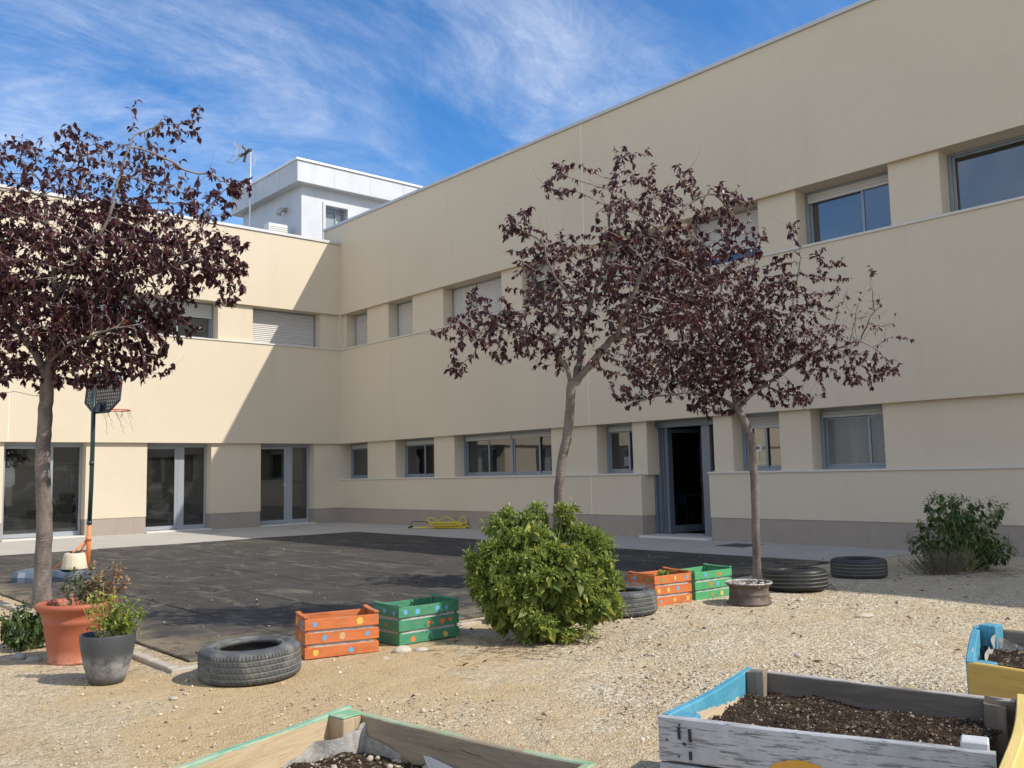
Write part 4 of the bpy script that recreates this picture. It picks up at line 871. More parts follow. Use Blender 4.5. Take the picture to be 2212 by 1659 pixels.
potplant(pc+pz, [(-.02+.02*k, 0, -.08+.045*k, .03*(k % 3-1), .20+.06*((k*5) % 3), 13) for k in range(7)], 5, .032, MUTG, 'dull green leafy plant in the terracotta pot', 'potted_plant', 41, group=None)
potplant(pc+pz, [(.08+.012*k, 0, .06+.045*k, .03*(k % 3-1), .20+.045*((k*3) % 4), 13) for k in range(8)], 5, .034, DRY, 'withered brown plant on the right side of the terracotta pot', 'withered_plant', 42)
potplant(pc+pz, [(-.17+.03*k, -.04, -.20+.035*k, -.08, .05, 4) for k in range(5)], 3, .022, DGREEN, 'sparse low weeds at the left rim of the terracotta pot', 'weed', 43)
pz = np.array([0, 0, .235])
potplant(dc+pz, [(.04+.008*k, 0, .00+.026*k, .03*(k % 3-1), .17+.035*((k*3) % 4), 11) for k in range(9)], 5, .032, YGREEN, 'yellow green plant on the right side of the dark grey pot', 'potted_plant', 44, smat=STEMG)
potplant(dc+pz, [(-.03+.006*k, 0, -.15+.022*k, .02*(k % 3-1), .24+.05*(k % 3), 6) for k in range(10)], 3, .030, YGREEN, 'thin pale stemmed plant with few leaves on the left of the dark grey pot', 'potted_plant', 45, smat=M('straw_stem', (.42, .33, .12), .7).done())

# ================================================================= TYRES
def tyremat(name, c, c2, dust, gloss=.75):
    m = M(name, c, gloss, spec=.35); m.over(m.ramp(m.noise(5, 8, .7, .8), .42, .68, 0, dust), c2)
    m.over(m.ramp(m.noise(45, 5, .8), .60, .75, 0, dust*.7), tuple(min(1, x*1.6) for x in c2))
    v = m.vec(); x = m.axis(v, 0); y = m.axis(v, 1); z = m.axis(v, 2); ang = m.math('ARCTAN2', y, x)
    side = m.ramp(z, .150, .168); wv = m.math('SINE', m.math('MULTIPLY', ang, 86.)); slot = m.math('MULTIPLY', m.ramp(wv, .55, .8), m.math('MULTIPLY', side, m.ramp(z, .192, .178)))
    sl2 = m.math('MULTIPLY', m.ramp(m.math('SINE', m.math('ADD', m.math('MULTIPLY', ang, 64.), m.math('MULTIPLY', z, 95.))), .86, .95), m.ramp(z, .155, .14))
    m.bump(m.math('MULTIPLY', m.math('ADD', slot, m.math('MULTIPLY', sl2, .8)), -1.), .9, .006); m.over(m.math('MULTIPLY', slot, .8), (.012, .012, .013)); m.over(m.math('MULTIPLY', sl2, .55), (.015, .015, .016)); m.bump(m.noise(60, 4), .15, .002); return m.done()
GROOVE = M('groove_dust', (.21, .20, .17), .9).done()
m = M('dry_soil', (.20, .125, .07), .95); m.over(m.ramp(m.noise(22, 6, .8), .45, .65), (.09, .055, .035)); m.bump(m.noise(40, 5, .8), 1, .02); TSOIL = m.done()
def tyre(px, dep, r, h, mat, lab, rz, tilt=(0, 0), bead=.60):
    c = gp(px, dep); T = empty('tyre', c, rz, label=lab, cat='tyre', group='old tyres laid flat along the court edge'); T.rotation_euler = (tilt[0], tilt[1], rz)
    rb = r*bead; k = h/.20
    pr = [(rb, .035), (rb+.02, .012), (r-.05, .0), (r-.018, .012)]
    zs = [.030]; tread = []
    gro = [.048, .082, .118, .152]
    tread.append((r-.006, .022))
    for g in gro:
        tread += [(r, g-.009), (r, g-.0045), (r-.005, g-.004), (r-.005, g+.004), (r, g+.0045), (r, g+.009)]
    pr += tread+[(r-.006, .178), (r-.018, .188), (r-.05, .200), (r-.085, .203), (rb+.035, .192), (rb+.022, .190), (rb+.018, .196), (rb+.006, .192), (rb, .182), (rb+.004, .168)]
    pr += [(rb+.03, .158), (r-.04, .150), (r-.022, .12), (r-.02, .08), (r-.03, .045), (rb+.03, .04), (rb+.004, .045)]
    pr = [(a, b*k) for a, b in pr]
    mb = MB(); mb.lathe(pr, 120, close=True)
    n = len(pr); idx = [i for i in range(n) if abs(pr[i][0]-(r-.005)) < 1e-6]
    for fi, f in enumerate(mb.f):
        i = fi//120
        if i in idx and (i+1) in idx: mb.m[fi] = 1
    mb.build('tyre_carcass', [mat, GROOVE], T, smooth=True)
    mbs = MB(); mbs.lathe([(.0, .055), (rb*.6, .05), (rb, .055), (r-.045, .06)], 36); mbs.build('soil', TSOIL, T, smooth=True); return T
TY1 = tyremat('dusty_tyre', (.075, .080, .083), (.21, .205, .185), .85); TY2 = tyremat('black_tyre', (.018, .018, .019), (.05, .05, .048), .35, .42)
tyre(541, 5.80, .318, .205, TY1, 'worn grey dusty tyre lying nearest, between the dark pot and the orange crate', .3, (0, R_(-1.5)))
tyre(1343, 8.07, .315, .21, TY1, 'grey tyre half hidden behind the right side of the big bush', 1.1)
tyre(1719, 9.36, .322, .215, TY2, 'glossy black tyre next to the trunk of the half bare tree', 2.0, (R_(2), R_(2)))
tyre(1856, 10.32, .305, .21, tyremat('grey_tyre', (.045, .045, .046), (.10, .10, .095), .6), 'farthest grey tyre in the shade near the paving corner', 2.9)
# wheel rim
rc = gp(1619, 8.47); RM = empty('wheel_rim', rc, label='rusty brown steel wheel rim with flaking white dirt on top', cat='wheel rim')
m = M('rusted_steel', (.115, .088, .070), .65, .35); m.over(m.ramp(m.noise(8, 8, .7, .5), .42, .65, 0, .8), (.19, .155, .125)); m.over(m.ramp(m.noise(14, 6, .75), .60, .70, 0, .7), (.045, .036, .032)); z = m.axis(m.vec(), 2)
m.over(m.math('MULTIPLY', m.ramp(z, .185, .197), m.ramp(m.noise(22, 6, .75), .42, .55)), (.55, .53, .50)); m.over(m.ramp(m.noise(11, 3, .6, loc=(3, 1, 0)), .71, .74, 0, .9), (.62, .60, .57)); m.bump(m.noise(35, 5, .8), .5, .005); RUST = m.done()
pr = [(.170, .0), (.198, .0), (.205, .006), (.203, .018), (.190, .028), (.184, .060), (.180, .085), (.186, .092), (.180, .10), (.178, .145), (.188, .162), (.196, .170), (.205, .178), (.214, .186), (.217, .196), (.213, .202), (.203, .200), (.192, .188), (.17, .175), (.165, .12), (.165, .03)]
MB().lathe(pr, 80, close=True).build('rim_barrel', RUST, RM, smooth=True)
mb = MB(); mb.lathe([(.0, .12), (.05, .125), (.1, .11), (.165, .13)], 40); rg = np.random.default_rng(77)
for k in range(70):
    a = rg.random()*6.28; r_ = .19*rg.random()**.5; c = np.array([r_*math.cos(a), r_*math.sin(a), .165+.02*rg.random()]); s_ = .006+.016*rg.random(); mb.add([c+rg.normal(0, s_, 3)*np.array([1, 1, .4]) for _ in range(5)]+[c+np.array([0, 0, s_*.6])], [(0, 1, 5), (1, 2, 5), (2, 3, 5), (3, 4, 5), (4, 0, 5)], 1)
mb.build('wheel_disc', [RUST, M('lime_flakes', (.58, .56, .52), .9).done()], RM)

# ================================================================= CRATES
def paintwood(name, c, c2, wood=(.30, .21, .13), wear=.7, flake=.60):
    m = M(name, c, .7, spec=.3); m.over(m.ramp(m.noise(5, 6, .7, v=m.vec((1, 1, 3))), .38, .7, 0, .8), c2)
    m.over(m.ramp(m.noise(9, 8, .75, .4, v=m.vec((1.0, 1.0, 9))), flake, flake+.06, 0, wear), wood); m.over(m.ramp(m.noise(24, 5, .8, v=m.vec((1, 1, 6))), .66, .72, 0, .8), (.04, .025, .018))
    m.bump(m.noise(20, 6, .7, v=m.vec((1, 1, 8))), .5, .003); return m.done()
OR = paintwood('orange_paint', (.60, .175, .055), (.40, .105, .032), (.40, .21, .11), .85, .535); GN = paintwood('green_paint', (.065, .255, .140), (.042, .175, .095), (.17, .22, .14), .85, .55); GN2 = paintwood('leaf_green_paint', (.085, .36, .150), (.065, .28, .115), (.2, .28, .17), .8, .57)
def spotm(name, c):
    m = M(name, c, .75); m.over(m.ramp(m.noise(40, 6, .75), .50, .66, 0, .55), tuple(x*.55+.04 for x in c)); return m.done()
SPOT = dict(b=spotm('spot_blue', (.12, .36, .60)), y=spotm('spot_yellow', (.68, .44, .09)), o=spotm('spot_orange', (.62, .17, .045)), g=spotm('spot_green', (.20, .30, .10)), p=spotm('spot_pale', (.58, .36, .17)))
SK = list(SPOT)
LINER = M('white_liner', (.52, .50, .47), .8); LINER.over(LINER.ramp(LINER.noise(12, 5, .7), .45, .65, 0, .6), (.36, .33, .29)); LINER.bump(LINER.noise(14, 5, .7), .8, .02); LIN = LINER.done()
def crate(name, fl, fr, D_, H_, mat, lab, seed, spots, side=(), holes=True, tilt=0.):
    fl = np.asarray(fl, float); fr = np.asarray(fr, float); Wd = np.linalg.norm((fr-fl)[:2]); rz = math.atan2(fr[1]-fl[1], fr[0]-fl[0])
    K = empty(name, (fl[0], fl[1], .0), rz, label=lab, cat='crate', group='painted fruit crates used as planters'); rr = random.Random(seed); th = .010; mats = [mat]+[SPOT[k] for k in SK]
    sh_, gap = (H_-.055)/3, .022
    def spot(mb, face, u, v, kind, colr, s):
        q = random.Random(int(u*1000+v*7777)); n = 11 if kind == 'c' else 4; s = s*q.uniform(.82, 1.12); v += q.uniform(-.004, .004)
        if kind == 'c': pl = [(u+s*(1+.5*(q.random()-.5))*math.cos(2*math.pi*i/n), v+s*(1+.25*(q.random()-.5))*math.sin(2*math.pi*i/n)) for i in range(n)]
        elif kind == 'd': pl = [(u-s*.9, v+q.uniform(-.2, .2)*s), (u, v-s*1.2), (u+s*.9, v+q.uniform(-.2, .2)*s), (u+q.uniform(-.2, .2)*s, v+s*1.2)]
        elif kind == 'h': pl = [(u, v-s), (u+s, v+.1*s), (u+.8*s, v+.8*s), (u+.15*s, v+.45*s), (u-.5*s, v+.9*s), (u-s, v+.3*s)]
        else: pl = [(u-s*q.uniform(.7, 1.1), v-s*q.uniform(.7, 1.1)), (u+s*q.uniform(.1, .4), v-s*q.uniform(.8, 1.1)), (u+s*q.uniform(.8, 1.1), v-s*q.uniform(.6, 1.)), (u+s*q.uniform(.7, 1.1), v+s*q.uniform(.7, 1.1)), (u-s*q.uniform(.6, 1.1), v+s*q.uniform(.8, 1.15))]
        if face == 'f': P3 = [(a, -.0012, b) for a, b in pl]
        else: P3 = [(-.0012, D_-a, b) for a, b in pl][::-1]
        mb.add(P3, [tuple(range(len(P3)))], 1+SK.index(colr))
    # long sides
    for si, y0 in ((0, 0.), (1, D_-th)):
        mb = MB()
        for k in range(3):
            z0 = .004+k*(sh_+gap); z1 = z0+sh_; d0, d1 = rr.uniform(-.003, .003), rr.uniform(-.003, .003); e = rr.uniform(0, .004)
            a = MB(); a.bbox(-e, Wd+rr.uniform(0, .004), y0, y0+th, z0, z1, .0025)
            for q in a.v: q_ = (q[0], q[1], q[2]+d0+(d1-d0)*q[0]/Wd); mb.v.append(q_)
            mb.f += [tuple(i+mb.n for i in f) for f in a.f]; mb.m += [0]*len(a.f); mb.n += len(a.v)
            if si == 0:
                for (u, kk, kind, colr, s) in spots:
                    if kk == k: spot(mb, 'f', u*Wd, z0+sh_*.5, kind, colr, s)
                for u in (.012, .03, Wd-.03, Wd-.012):         # staples
                    mb.box(u-.001, u+.001, -.001, .002, z0+.02, z0+.035, 0)
        mb.build('side_panel', mats, K)
    for si, x0 in ((0, 0.), (1, Wd-th)):
        mb = MB()
        for k in range(3):
            z0 = .004+k*(sh_+gap); z1 = z0+sh_
            mb.bbox(x0, x0+th, th+.001, D_-th-.001, z0, z1, .0025)
            if si == 0:
                for (u, kk, kind, colr, s) in side:
                    if kk == k: spot(mb, 's', u*D_, z0+sh_*.5, kind, colr, s)
        mb.build('end_panel', mats, K)
        mb = MB(); zt = .004+3*sh_+2*gap; n = 11                # handle board with raised ends
        xs_ = (x0-.004, x0+.030) if si == 0 else (x0-.020, x0+th+.004); vs = []
        for i in range(n):
            t = i/(n-1); y = .002+t*(D_-.004); lift = .006*abs(2*t-1)**3+.006*(si == 1)*t
            for x_ in xs_:
                for zz in (zt+.003+lift, zt+.015+lift): vs.append((x_, y, zz))
        fs = []
        for i in range(n-1): b = 4*i; c_ = b+4; fs += [(b, b+1, c_+1, c_), (b+2, c_+2, c_+3, b+3), (b+1, b+3, c_+3, c_+1), (b, c_, c_+2, b+2)]
        fs += [(0, 2, 3, 1), (4*(n-1), 4*(n-1)+1, 4*(n-1)+3, 4*(n-1)+2)]
        mb.add(vs, fs); mb.build('handle_board', mat, K)
        for yy in (th+.001, D_-th-.023):
            mb = MB(); xx = x0+th+.001 if si == 0 else x0-.023; mb.bbox(xx, xx+.022, yy, yy+.022, 0, zt+.002, .002); mb.build('corner_post', mat, K)
    mb = MB(); n = 22; per = [(t, 'f') for t in np.linspace(0, 1, n)]; rl = random.Random(seed+5); i0 = .013
    ring = [(i0+(Wd-2*i0)*t, i0) for t in np.linspace(0, 1, 16)]+[(Wd-i0, i0+(D_-2*i0)*t) for t in np.linspace(.1, 1, 9)]+[(Wd-i0-(Wd-2*i0)*t, D_-i0) for t in np.linspace(.06, 1, 15)]+[(i0, D_-i0-(D_-2*i0)*t) for t in np.linspace(.1, .9, 8)]
    zt = H_*.70; vs = []
    for (x_, y_) in ring:
        j = rl.uniform(0, .008); cx_, cy_ = Wd/2, D_/2; s_ = 1-j/Wd*2
        for zz in (.01, zt*.35, zt*.7, zt+rl.uniform(-.012, .02)): vs.append((cx_+(x_-cx_)*s_, cy_+(y_-cy_)*s_, zz))
    m_ = len(ring); mb.add(vs, [(4*i+k, 4*((i+1) % m_)+k, 4*((i+1) % m_)+k+1, 4*i+k+1) for i in range(m_) for k in range(3)]); mb.build('liner', LIN, K)
    mb = MB(); g = 10; vs = [(i0+.003+(Wd-2*i0-.006)*i/g, i0+.003+(D_-2*i0-.006)*j/g, H_*.60+rl.uniform(-.012, .012)) for i in range(g+1) for j in range(g+1)]; mb.add(vs, [(i*(g+1)+j, (i+1)*(g+1)+j, (i+1)*(g+1)+j+1, i*(g+1)+j+1) for i in range(g) for j in range(g)]); mb.build('soil', PSOIL, K)
    return K
CR1 = crate('fruit_crate', (-10.114, -16.592), (-9.608, -16.737), .30, .28, OR, 'orange painted slatted crate beside the nearest tyre', 1,
      [(.13, 2, 's', 'b', .020), (.74, 2, 'c', 'y', .025), (.26, 1, 'd', 'b', .022), (.50, 1, 'c', 'p', .027), (.84, 1, 's', 'b', .018), (.14, 0, 'c', 'y', .026), (.62, 0, 'c', 'b', .021)], [(.15, 2, 'c', 'y', .028), (.75, 2, 'c', 'b', .024), (.5, 1, 'c', 'p', .026), (.75, 0, 'c', 'y', .022)])
crate('fruit_crate', (-9.386, -16.672), (-8.828, -16.671), .35, .285, GN, 'deep green painted crate between the orange crate and the big bush', 2,
      [(.10, 2, 's', 'b', .021), (.30, 2, 's', 'b', .021), (.63, 2, 's', 'b', .021), (.78, 2, 's', 'b', .019), (.50, 1, 'h', 'o', .027), (.71, 1, 'h', 'o', .027), (.85, 1, 'h', 'o', .027), (.22, 0, 'c', 'o', .026), (.76, 0, 'c', 'y', .022)], [(.12, 2, 'c', 'b', .018), (.45, 2, 'c', 'b', .018), (.8, 2, 'c', 'b', .018), (.5, 1, 'c', 'o', .015)])
crate('fruit_crate', (-6.66, -16.829), (-6.185, -16.881), .36, .285, OR, 'orange painted crate right of the big bush, partly behind a grey tyre', 3,
      [(.22, 2, 'd', 'g', .022), (.55, 2, 'd', 'y', .024), (.88, 2, 's', 'b', .018), (.10, 1, 'd', 'y', .025), (.36, 1, 'd', 'y', .028), (.62, 1, 'c', 'b', .022), (.15, 0, 'c', 'b', .016), (.52, 0, 'd', 'y', .022), (.88, 0, 's', 'y', .018)], [(.25, 2, 'c', 'b', .022), (.75, 2, 'c', 'g', .026)])
crate('fruit_crate', (-6.10, -16.86), (-5.537, -16.883), .34, .27, GN2, 'bright green painted crate behind the rusty wheel rim', 4,
      [(.28, 2, 'd', 'b', .024), (.65, 2, 'c', 'o', .024), (.41, 1, 'h', 'o', .026), (.60, 1, 's', 'b', .020), (.44, 0, 'h', 'o', .024), (.70, 0, 'c', 'y', .022)], [])
# cloth in the first crate and a plant in the third
def crumple(name, c, sx, sy, sz, mat, lab, cat, seed, rz=0, n=14):
    rg = np.random.default_rng(seed); V = []; ph = rg.random(8)*6.28
    for i in range(n+1):
        for j in range(n+1):
            u_, v = i/n*2-1, j/n*2-1; r_ = max(abs(u_), abs(v)); z = sz*(1-r_**2)*(.7+.3*math.sin(5*u_+ph[0])*math.cos(4*v+ph[1]))+.012*math.sin(11*u_+7*v+ph[2])*(1-r_)
            V.append((sx*u_+.01*math.sin(9*v+ph[3]), sy*v+.01*math.sin(8*u_+ph[4]), z))
    o = meshobj(name, V, [(i*(n+1)+j, (i+1)*(n+1)+j, (i+1)*(n+1)+j+1, i*(n+1)+j+1) for i in range(n) for j in range(n)], mat, smooth=True); o.location = c; o.rotation_euler = (0, 0, rz); return tag(o, lab, cat)
q = np.array([-10.114, -16.592, 0])+np.array([.962, -.276, 0])*.34+np.array([.276, .962, 0])*.13
crumple('plastic_sheet', (q[0], q[1], .165), .13, .10, .09, M('dark_sheet', (.10, .075, .07), .45).done(), 'crumpled dark sheet inside the orange crate beside the nearest tyre', 'sheet', 4, -.28)
q = np.array([-9.386, -16.672, 0]); crumple('cloth', (q[0]+.43, q[1]+.20, .17), .09, .09, .07, M('grey_cloth', (.17, .17, .17), .9).done(), 'crumpled grey cloth inside the deep green crate', 'cloth', 6)
potplant(np.array([-6.40, -16.72, .17]), [(0, 0, .05*math.cos(a), .05*math.sin(a), .10, 3) for a in np.linspace(0, 6, 7)], 3, .06, YGREEN, 'small wilting plant inside the orange crate right of the bush', 'potted_plant', 51, smat=STEMG)
potplant(np.array([-5.98, -16.68, .165]), [(0, 0, .04*math.cos(a), .04*math.sin(a), .07, 2) for a in np.linspace(0, 6, 5)], 3, .03, leafmat('pale_leaf', (.4, .42, .33), (.5, .5, .4), (.3, .3, .2)), 'small pale plant inside the bright green crate', 'potted_plant', 52, smat=STEMG)

# ================================================================= BASKETBALL HOOP
hb = gp(150, 11.75); HP = empty('basketball_hoop', hb, label='portable basketball hoop with dark board, green and orange pole and torn net', cat='basketball hoop')
def HW(px, py, d=0): return at(px, py, 11.75+d)-hb
TANK = M('blue_grey_plastic', (.075, .105, .150), .5); TANK.over(TANK.ramp(TANK.noise(6, 5, .7), .45, .7, 0, .5), (.13, .16, .20)); TK = TANK.done()
mb = MB(); Lx = lat*.92-fw_*.05; n = 15
def tanksec(t):
    wv = .20+.035*math.sin(t*9.5)*1+(.05 if t < .2 or t > .8 else 0); return wv, .14+.018*math.sin(t*14)
sec = []
for i in range(n):
    t = i/(n-1); c = HW(42, 1250)+Lx*t; c[2] = 0; wv, hh_ = tanksec(t)
    if i in (0, n-1): wv *= .82; hh_ *= .86
    p8 = [(-wv, 0), (-wv*1.03, hh_*.5), (-wv*.9, hh_*.92), (-wv*.5, hh_), (wv*.5, hh_), (wv*.9, hh_*.92), (wv*1.03, hh_*.5), (wv, 0)]
    sec.append([c+fw_*a+np.array([0, 0, b]) for a, b in p8])
vs = [p for s_ in sec for p in s_]; fs = [(8*i+k, 8*i+k+1, 8*i+9+k, 8*i+8+k) for i in range(n-1) for k in range(7)]+[tuple(range(8))[::-1], tuple(8*(n-1)+k for k in range(8))]
mb.add(vs, fs); mb.build('base_tank', TK, HP)
po0 = HW(189, 1243); po0[2] = .10; po1 = HW(193, 1130); po2 = HW(203, 845, .0)
mb = MB(); mb.tube([po0, po1], .028, 16); mb.build('lower_pole', M('orange_tube', (.72, .22, .07), .4).done(), HP, smooth=True)
mb = MB(); mb.tube([po1-np.array([0, 0, .01]), HW(197, 1050), HW(200, 960), po2], .0275, 16); mb.tube([HW(198, 1005), HW(198.3, 996)], .031, 16); mb.tube([po1-np.array([0, 0, .02]), po1+np.array([0, 0, .03])], .032, 16); mb.build('upper_pole', M('dark_green_tube', (.018, .045, .048), .35).done(), HP, smooth=True)
mb = MB(); k0 = HW(191, 1163); e1, e2 = HW(112, 1232, -.12), HW(150, 1222, .18); e1[2] = .13; e2[2] = .13; mb.tube([k0, e1], .013, 10); mb.tube([k0, e2], .013, 10); mb.tube([k0-np.array([.0, 0, .03]), k0+np.array([0, 0, .03])], .034, 14); mb.build('brace', M('orange_brace', (.70, .26, .10), .4).done(), HP, smooth=True)
# board: rounded octagon with slots, seen from behind
vl = unit((at(217, 848, 1)-CAM)*np.array([1, 1, 0])); vr = np.array([vl[1], -vl[0], 0]); bx = unit(vr*.56-vl*.83)            # horizontal axis of the board
bn = unit(np.cross(bx, [0, 0, 1.])); bn = bn if bn@vr > 0 else -bn
bz = unit(np.array([0, 0, 1.])+bn*.10); bcn = HW(217, 848, .0); bcn = bcn+bn*.04
BW, BH = .355, .255
def BP_(u, v, d=0): return bcn+bx*u+bz*v+bn*d
octo = [(-BW, -BH*.45), (-BW*.45, -BH), (BW*.45, -BH), (BW, -BH*.45), (BW, BH*.55), (BW*.55, BH), (-BW*.55, BH), (-BW, BH*.55)]
def inside(u, v, mrg=0.): 
    for i in range(8):
        a, b = octo[i], octo[(i+1) % 8]; l_ = math.hypot(b[0]-a[0], b[1]-a[1])
        if ((b[0]-a[0])*(v-a[1])-(b[1]-a[1])*(u-a[0]))/l_ < mrg: return False
    return True
BRD = M('board_plastic', (.050, .062, .080), .45).done(); mb = MB(); nu, nv = 17, 10
us_ = np.linspace(-BW+.03, BW-.03, nu*2+1); vs_ = np.linspace(-BH+.03, BH-.03, nv*2+1)
# lattice: rows and columns of ribs, solid at the mount
for i in range(nu+1):
    u = -BW+.02+(2*BW-.04)*i/nu; vv = [v for v in np.linspace(-BH, BH, 101) if inside(u, v, .008)]
    if vv: mb.obox(BP_(u-.008, vv[0], -.006), bx*.016, bz*(vv[-1]-vv[0]), bn*.012)
for j in range(nv+1):
    v = -BH+.02+(2*BH-.04)*j/nv; uu = [u for u in np.linspace(-BW, BW, 141) if inside(u, v, .008)]
    if uu: mb.obox(BP_(uu[0], v-.010, -.008), bx*(uu[-1]-uu[0]), bz*.020, bn*.016)
for i in range(8):
    a, b = np.array(octo[i]), np.array(octo[(i+1) % 8]); mb.tube([BP_(*a), BP_(*b)], .016, 8)
mb.obox(BP_(-.07, -BH+.01, -.012), bx*.14, bz*.13, bn*.02)
mb.build('backboard', BRD, HP)
mb = MB(); mb.obox(BP_(-.045, -BH+.0, -.06), bx*.09, bz*.10, bn*.05); mb.build('mount', M('navy_mount', (.02, .03, .07), .4).done(), HP)
rcn = BP_(0, -BH+.035, .19+.03); rr_ = .165
mb = MB(); ringp = [rcn+bn*rr_*math.cos(a)+bx*rr_*math.sin(a) for a in np.linspace(0, 2*math.pi, 37)]; mb.tube(ringp, .0075, 8, cap=False); mb.tube([BP_(-.04, -BH+.035, 0), rcn-bn*rr_*.9-bx*.05], .007, 6); mb.tube([BP_(.04, -BH+.035, 0), rcn-bn*rr_*.9+bx*.05], .007, 6); mb.build('hoop_ring', M('orange_ring', (.62, .13, .05), .45).done(), HP, smooth=True)
mb = MB(); rg = np.random.default_rng(12)
for k in range(11):
    a = 2*math.pi*k/11; p0 = rcn+bn*rr_*math.cos(a)+bx*rr_*math.sin(a); ln = [.34, .12, .10, .22, .38, .30, .36, .1, .15, .3, .12][k]; pts = [p0]; d = np.array([0, 0, -1.])+bn*.30
    for j in range(8): pts.append(pts[-1]+unit(d+rg.normal(0, .45, 3))*ln/8)
    mb.tube(pts, .0028, 4, cap=False)
    if k in (3, 5, 9): a2 = a+.57; p1 = rcn+bn*rr_*math.cos(a2)+bx*rr_*math.sin(a2); m1 = (p0+p1)/2+np.array([0, 0, -.18])+bn*.05; mb.tube([p0*(1-t)**2+2*m1*t*(1-t)+p1*t*t for t in np.linspace(0, 1, 8)], .0028, 4, cap=False)
mb.build('net', M('net_cord', (.42, .38, .31), .9).done(), HP)
# white drum on the base
wc = gp(162, 11.72); WB = empty('plastic_drum', (wc[0], wc[1], .155), label='upturned cream plastic tub standing on the hoop base', cat='tub')
mb = MB(); mb.lathe([(.165, 0), (.168, .01), (.160, .05), (.150, .12), (.140, .175), (.132, .192), (.118, .20), (.10, .198), (.0, .20)], 40)
for i, v in enumerate(mb.v):
    a = math.atan2(v[1], v[0]); r_ = math.hypot(v[0], v[1])
    if r_ > .12 and v[2] < .15: k = 1+.022*math.cos(12*a); mb.v[i] = (v[0]*k, v[1]*k, v[2])
mb.build('tub_body', M('cream_plastic', (.66, .58, .42), .5).done(), WB, smooth=True); mb = MB(); mb.tube([(.06*math.cos(a)-.01, .06*math.sin(a)-.02, .205) for a in np.linspace(0, 6.28, 20)], .006, 6); mb.build('cap_ring', DARKP, WB)

# ================================================================= HOSE
hc = np.array([-.42, -5.22, .014]); HS = empty('garden_hose', hc, label='coiled yellow garden hose lying on the pavers at the foot of the shaded wall', cat='hose')
mb = MB(); rg = np.random.default_rng(4)
def spl(pts, n=10):
    pts = [np.asarray(p, float) for p in pts]; o = []
    for i in range(len(pts)-1):
        p0, p1, p2, p3 = pts[max(i-1, 0)], pts[i], pts[i+1], pts[min(i+2, len(pts)-1)]
        for t in np.linspace(0, 1, n, endpoint=False): o.append(.5*((2*p1)+(-p0+p2)*t+(2*p0-5*p1+4*p2-p3)*t*t+(-p0+3*p1-3*p2+p3)*t**3))
    return o+[pts[-1]]
hx_ = unit(lat*1.0+fw_*-.2); hy_ = unit(fw_)
def hp(a, b, z): q = hx_*a+hy_*b*.8; return (q[0], q[1], z)
ctl = []
for k in range(9):
    w1, d1 = .36+.07*rg.random(), .11+.05*rg.random(); o1 = .08*rg.normal(); zb = .013+.016*k
    for a in np.linspace(0, 2*math.pi, 9)[:-1]: ctl.append(hp(o1+.12+w1*math.cos(a), .6*o1+d1*math.sin(a), zb+.03*max(0, math.sin(a))*rg.random()+(.15 if (k == 4 and 2 < a < 3.4) or (k == 6 and 1 < a < 2.2) else 0)))
ctl += [hp(.35, 0, .1), hp(.5, .02, .26), hp(.58, .0, .24), hp(.60, 0, .08), hp(.68, -.02, .02)]
mb.tube(spl(ctl, 6), .0125, 6)
mb.tube(spl([hp(-.25, -.05, .015), hp(-.5, -.03, .03), hp(-.72, -.02, .02), hp(-.6, .03, .03), hp(-.3, .05, .05)], 8), .0125, 6)
mb.build('hose_coil', M('yellow_hose', (.62, .48, .06), .45).done(), HS, smooth=True)
mb = MB(); mb.tube(spl([hp(-.2, .0, .09), hp(-.4, .02, .16), hp(-.7, 0, .17)], 8), .008, 6); mb.tube([hp(-.72, 0, .16), hp(-.74, 0, .08)], .01, 6); mb.tube([hp(-.8, 0, .03), hp(-.70, 0, .06)], .022, 8); mb.build('nozzle', DARKP, HS, smooth=True)

# ================================================================= RAISED BEDS
def wood(name, c, c2, dark=(.07, .055, .045), paint=None, zmin=None, flake=None, amp=.02, keep=.9, streak=.5, xk=0., paint2=None, ns=6.):
    """plank wood, grain along local x; paint covers z > zmin (+noise) and flakes with noise > flake"""
    m = M(name, c, .82, spec=.25); g = m.noise(3.5, 8, .65, .5, v=m.vec((1, 9, 9))); m.over(m.ramp(g, .35, .68, 0, .9), c2)
    g2 = m.noise(7, 10, .75, .3, v=m.vec((.8, 16, 22))); m.over(m.ramp(g2, .56, .66, 0, streak), dark)
    kn = m.vor(2.3, v=m.vec((1, 3, 3))); m.over(m.ramp(kn, .10, .05, 0, .7), dark)
    if paint is not None:
        pc = m.mixc(m.ramp(m.noise(6, 6, .7), .4, .7), paint, paint2 or tuple(x*.8 for x in paint)); mask = None
        if zmin is not None:
            z = m.axis(m.vec(), 2); nz = m.math('MULTIPLY', m.math('SUBTRACT', m.noise(ns, 8, .7, v=m.vec((1, 1, 1.0))), .5), amp*2); mask = m.ramp(m.math('ADD', m.math('ADD', z, nz), m.math('MULTIPLY', m.axis(m.vec(), 0), xk)), zmin-.003, zmin+.003)
        if flake is not None:
            fl = m.ramp(m.noise(8., 10, .74, .2, v=m.vec((.9, 11, 11))), flake, flake+.02, 1, 0); mask = fl if mask is None else m.math('MULTIPLY', mask, fl)
        mask = m.math('MULTIPLY', mask, keep) if mask is not None else keep; m.over(mask, pc); 
    m.bump(g2, .6, .003); m.bump(g, .5, .004); return m.done()
WB_ = wood('weathered_grey_wood', (.27, .225, .180), (.17, .135, .105), streak=.7)
WLIGHT = wood('pale_new_wood', (.52, .40, .25), (.40, .29, .17), dark=(.14, .09, .05), streak=.45)
WGREEN = wood('wood_green_edge', (.42, .33, .22), (.28, .215, .145), paint=(.19, .40, .22), paint2=(.44, .46, .32), zmin=.0675, amp=.018, flake=.57, streak=.85, dark=(.085, .062, .045))
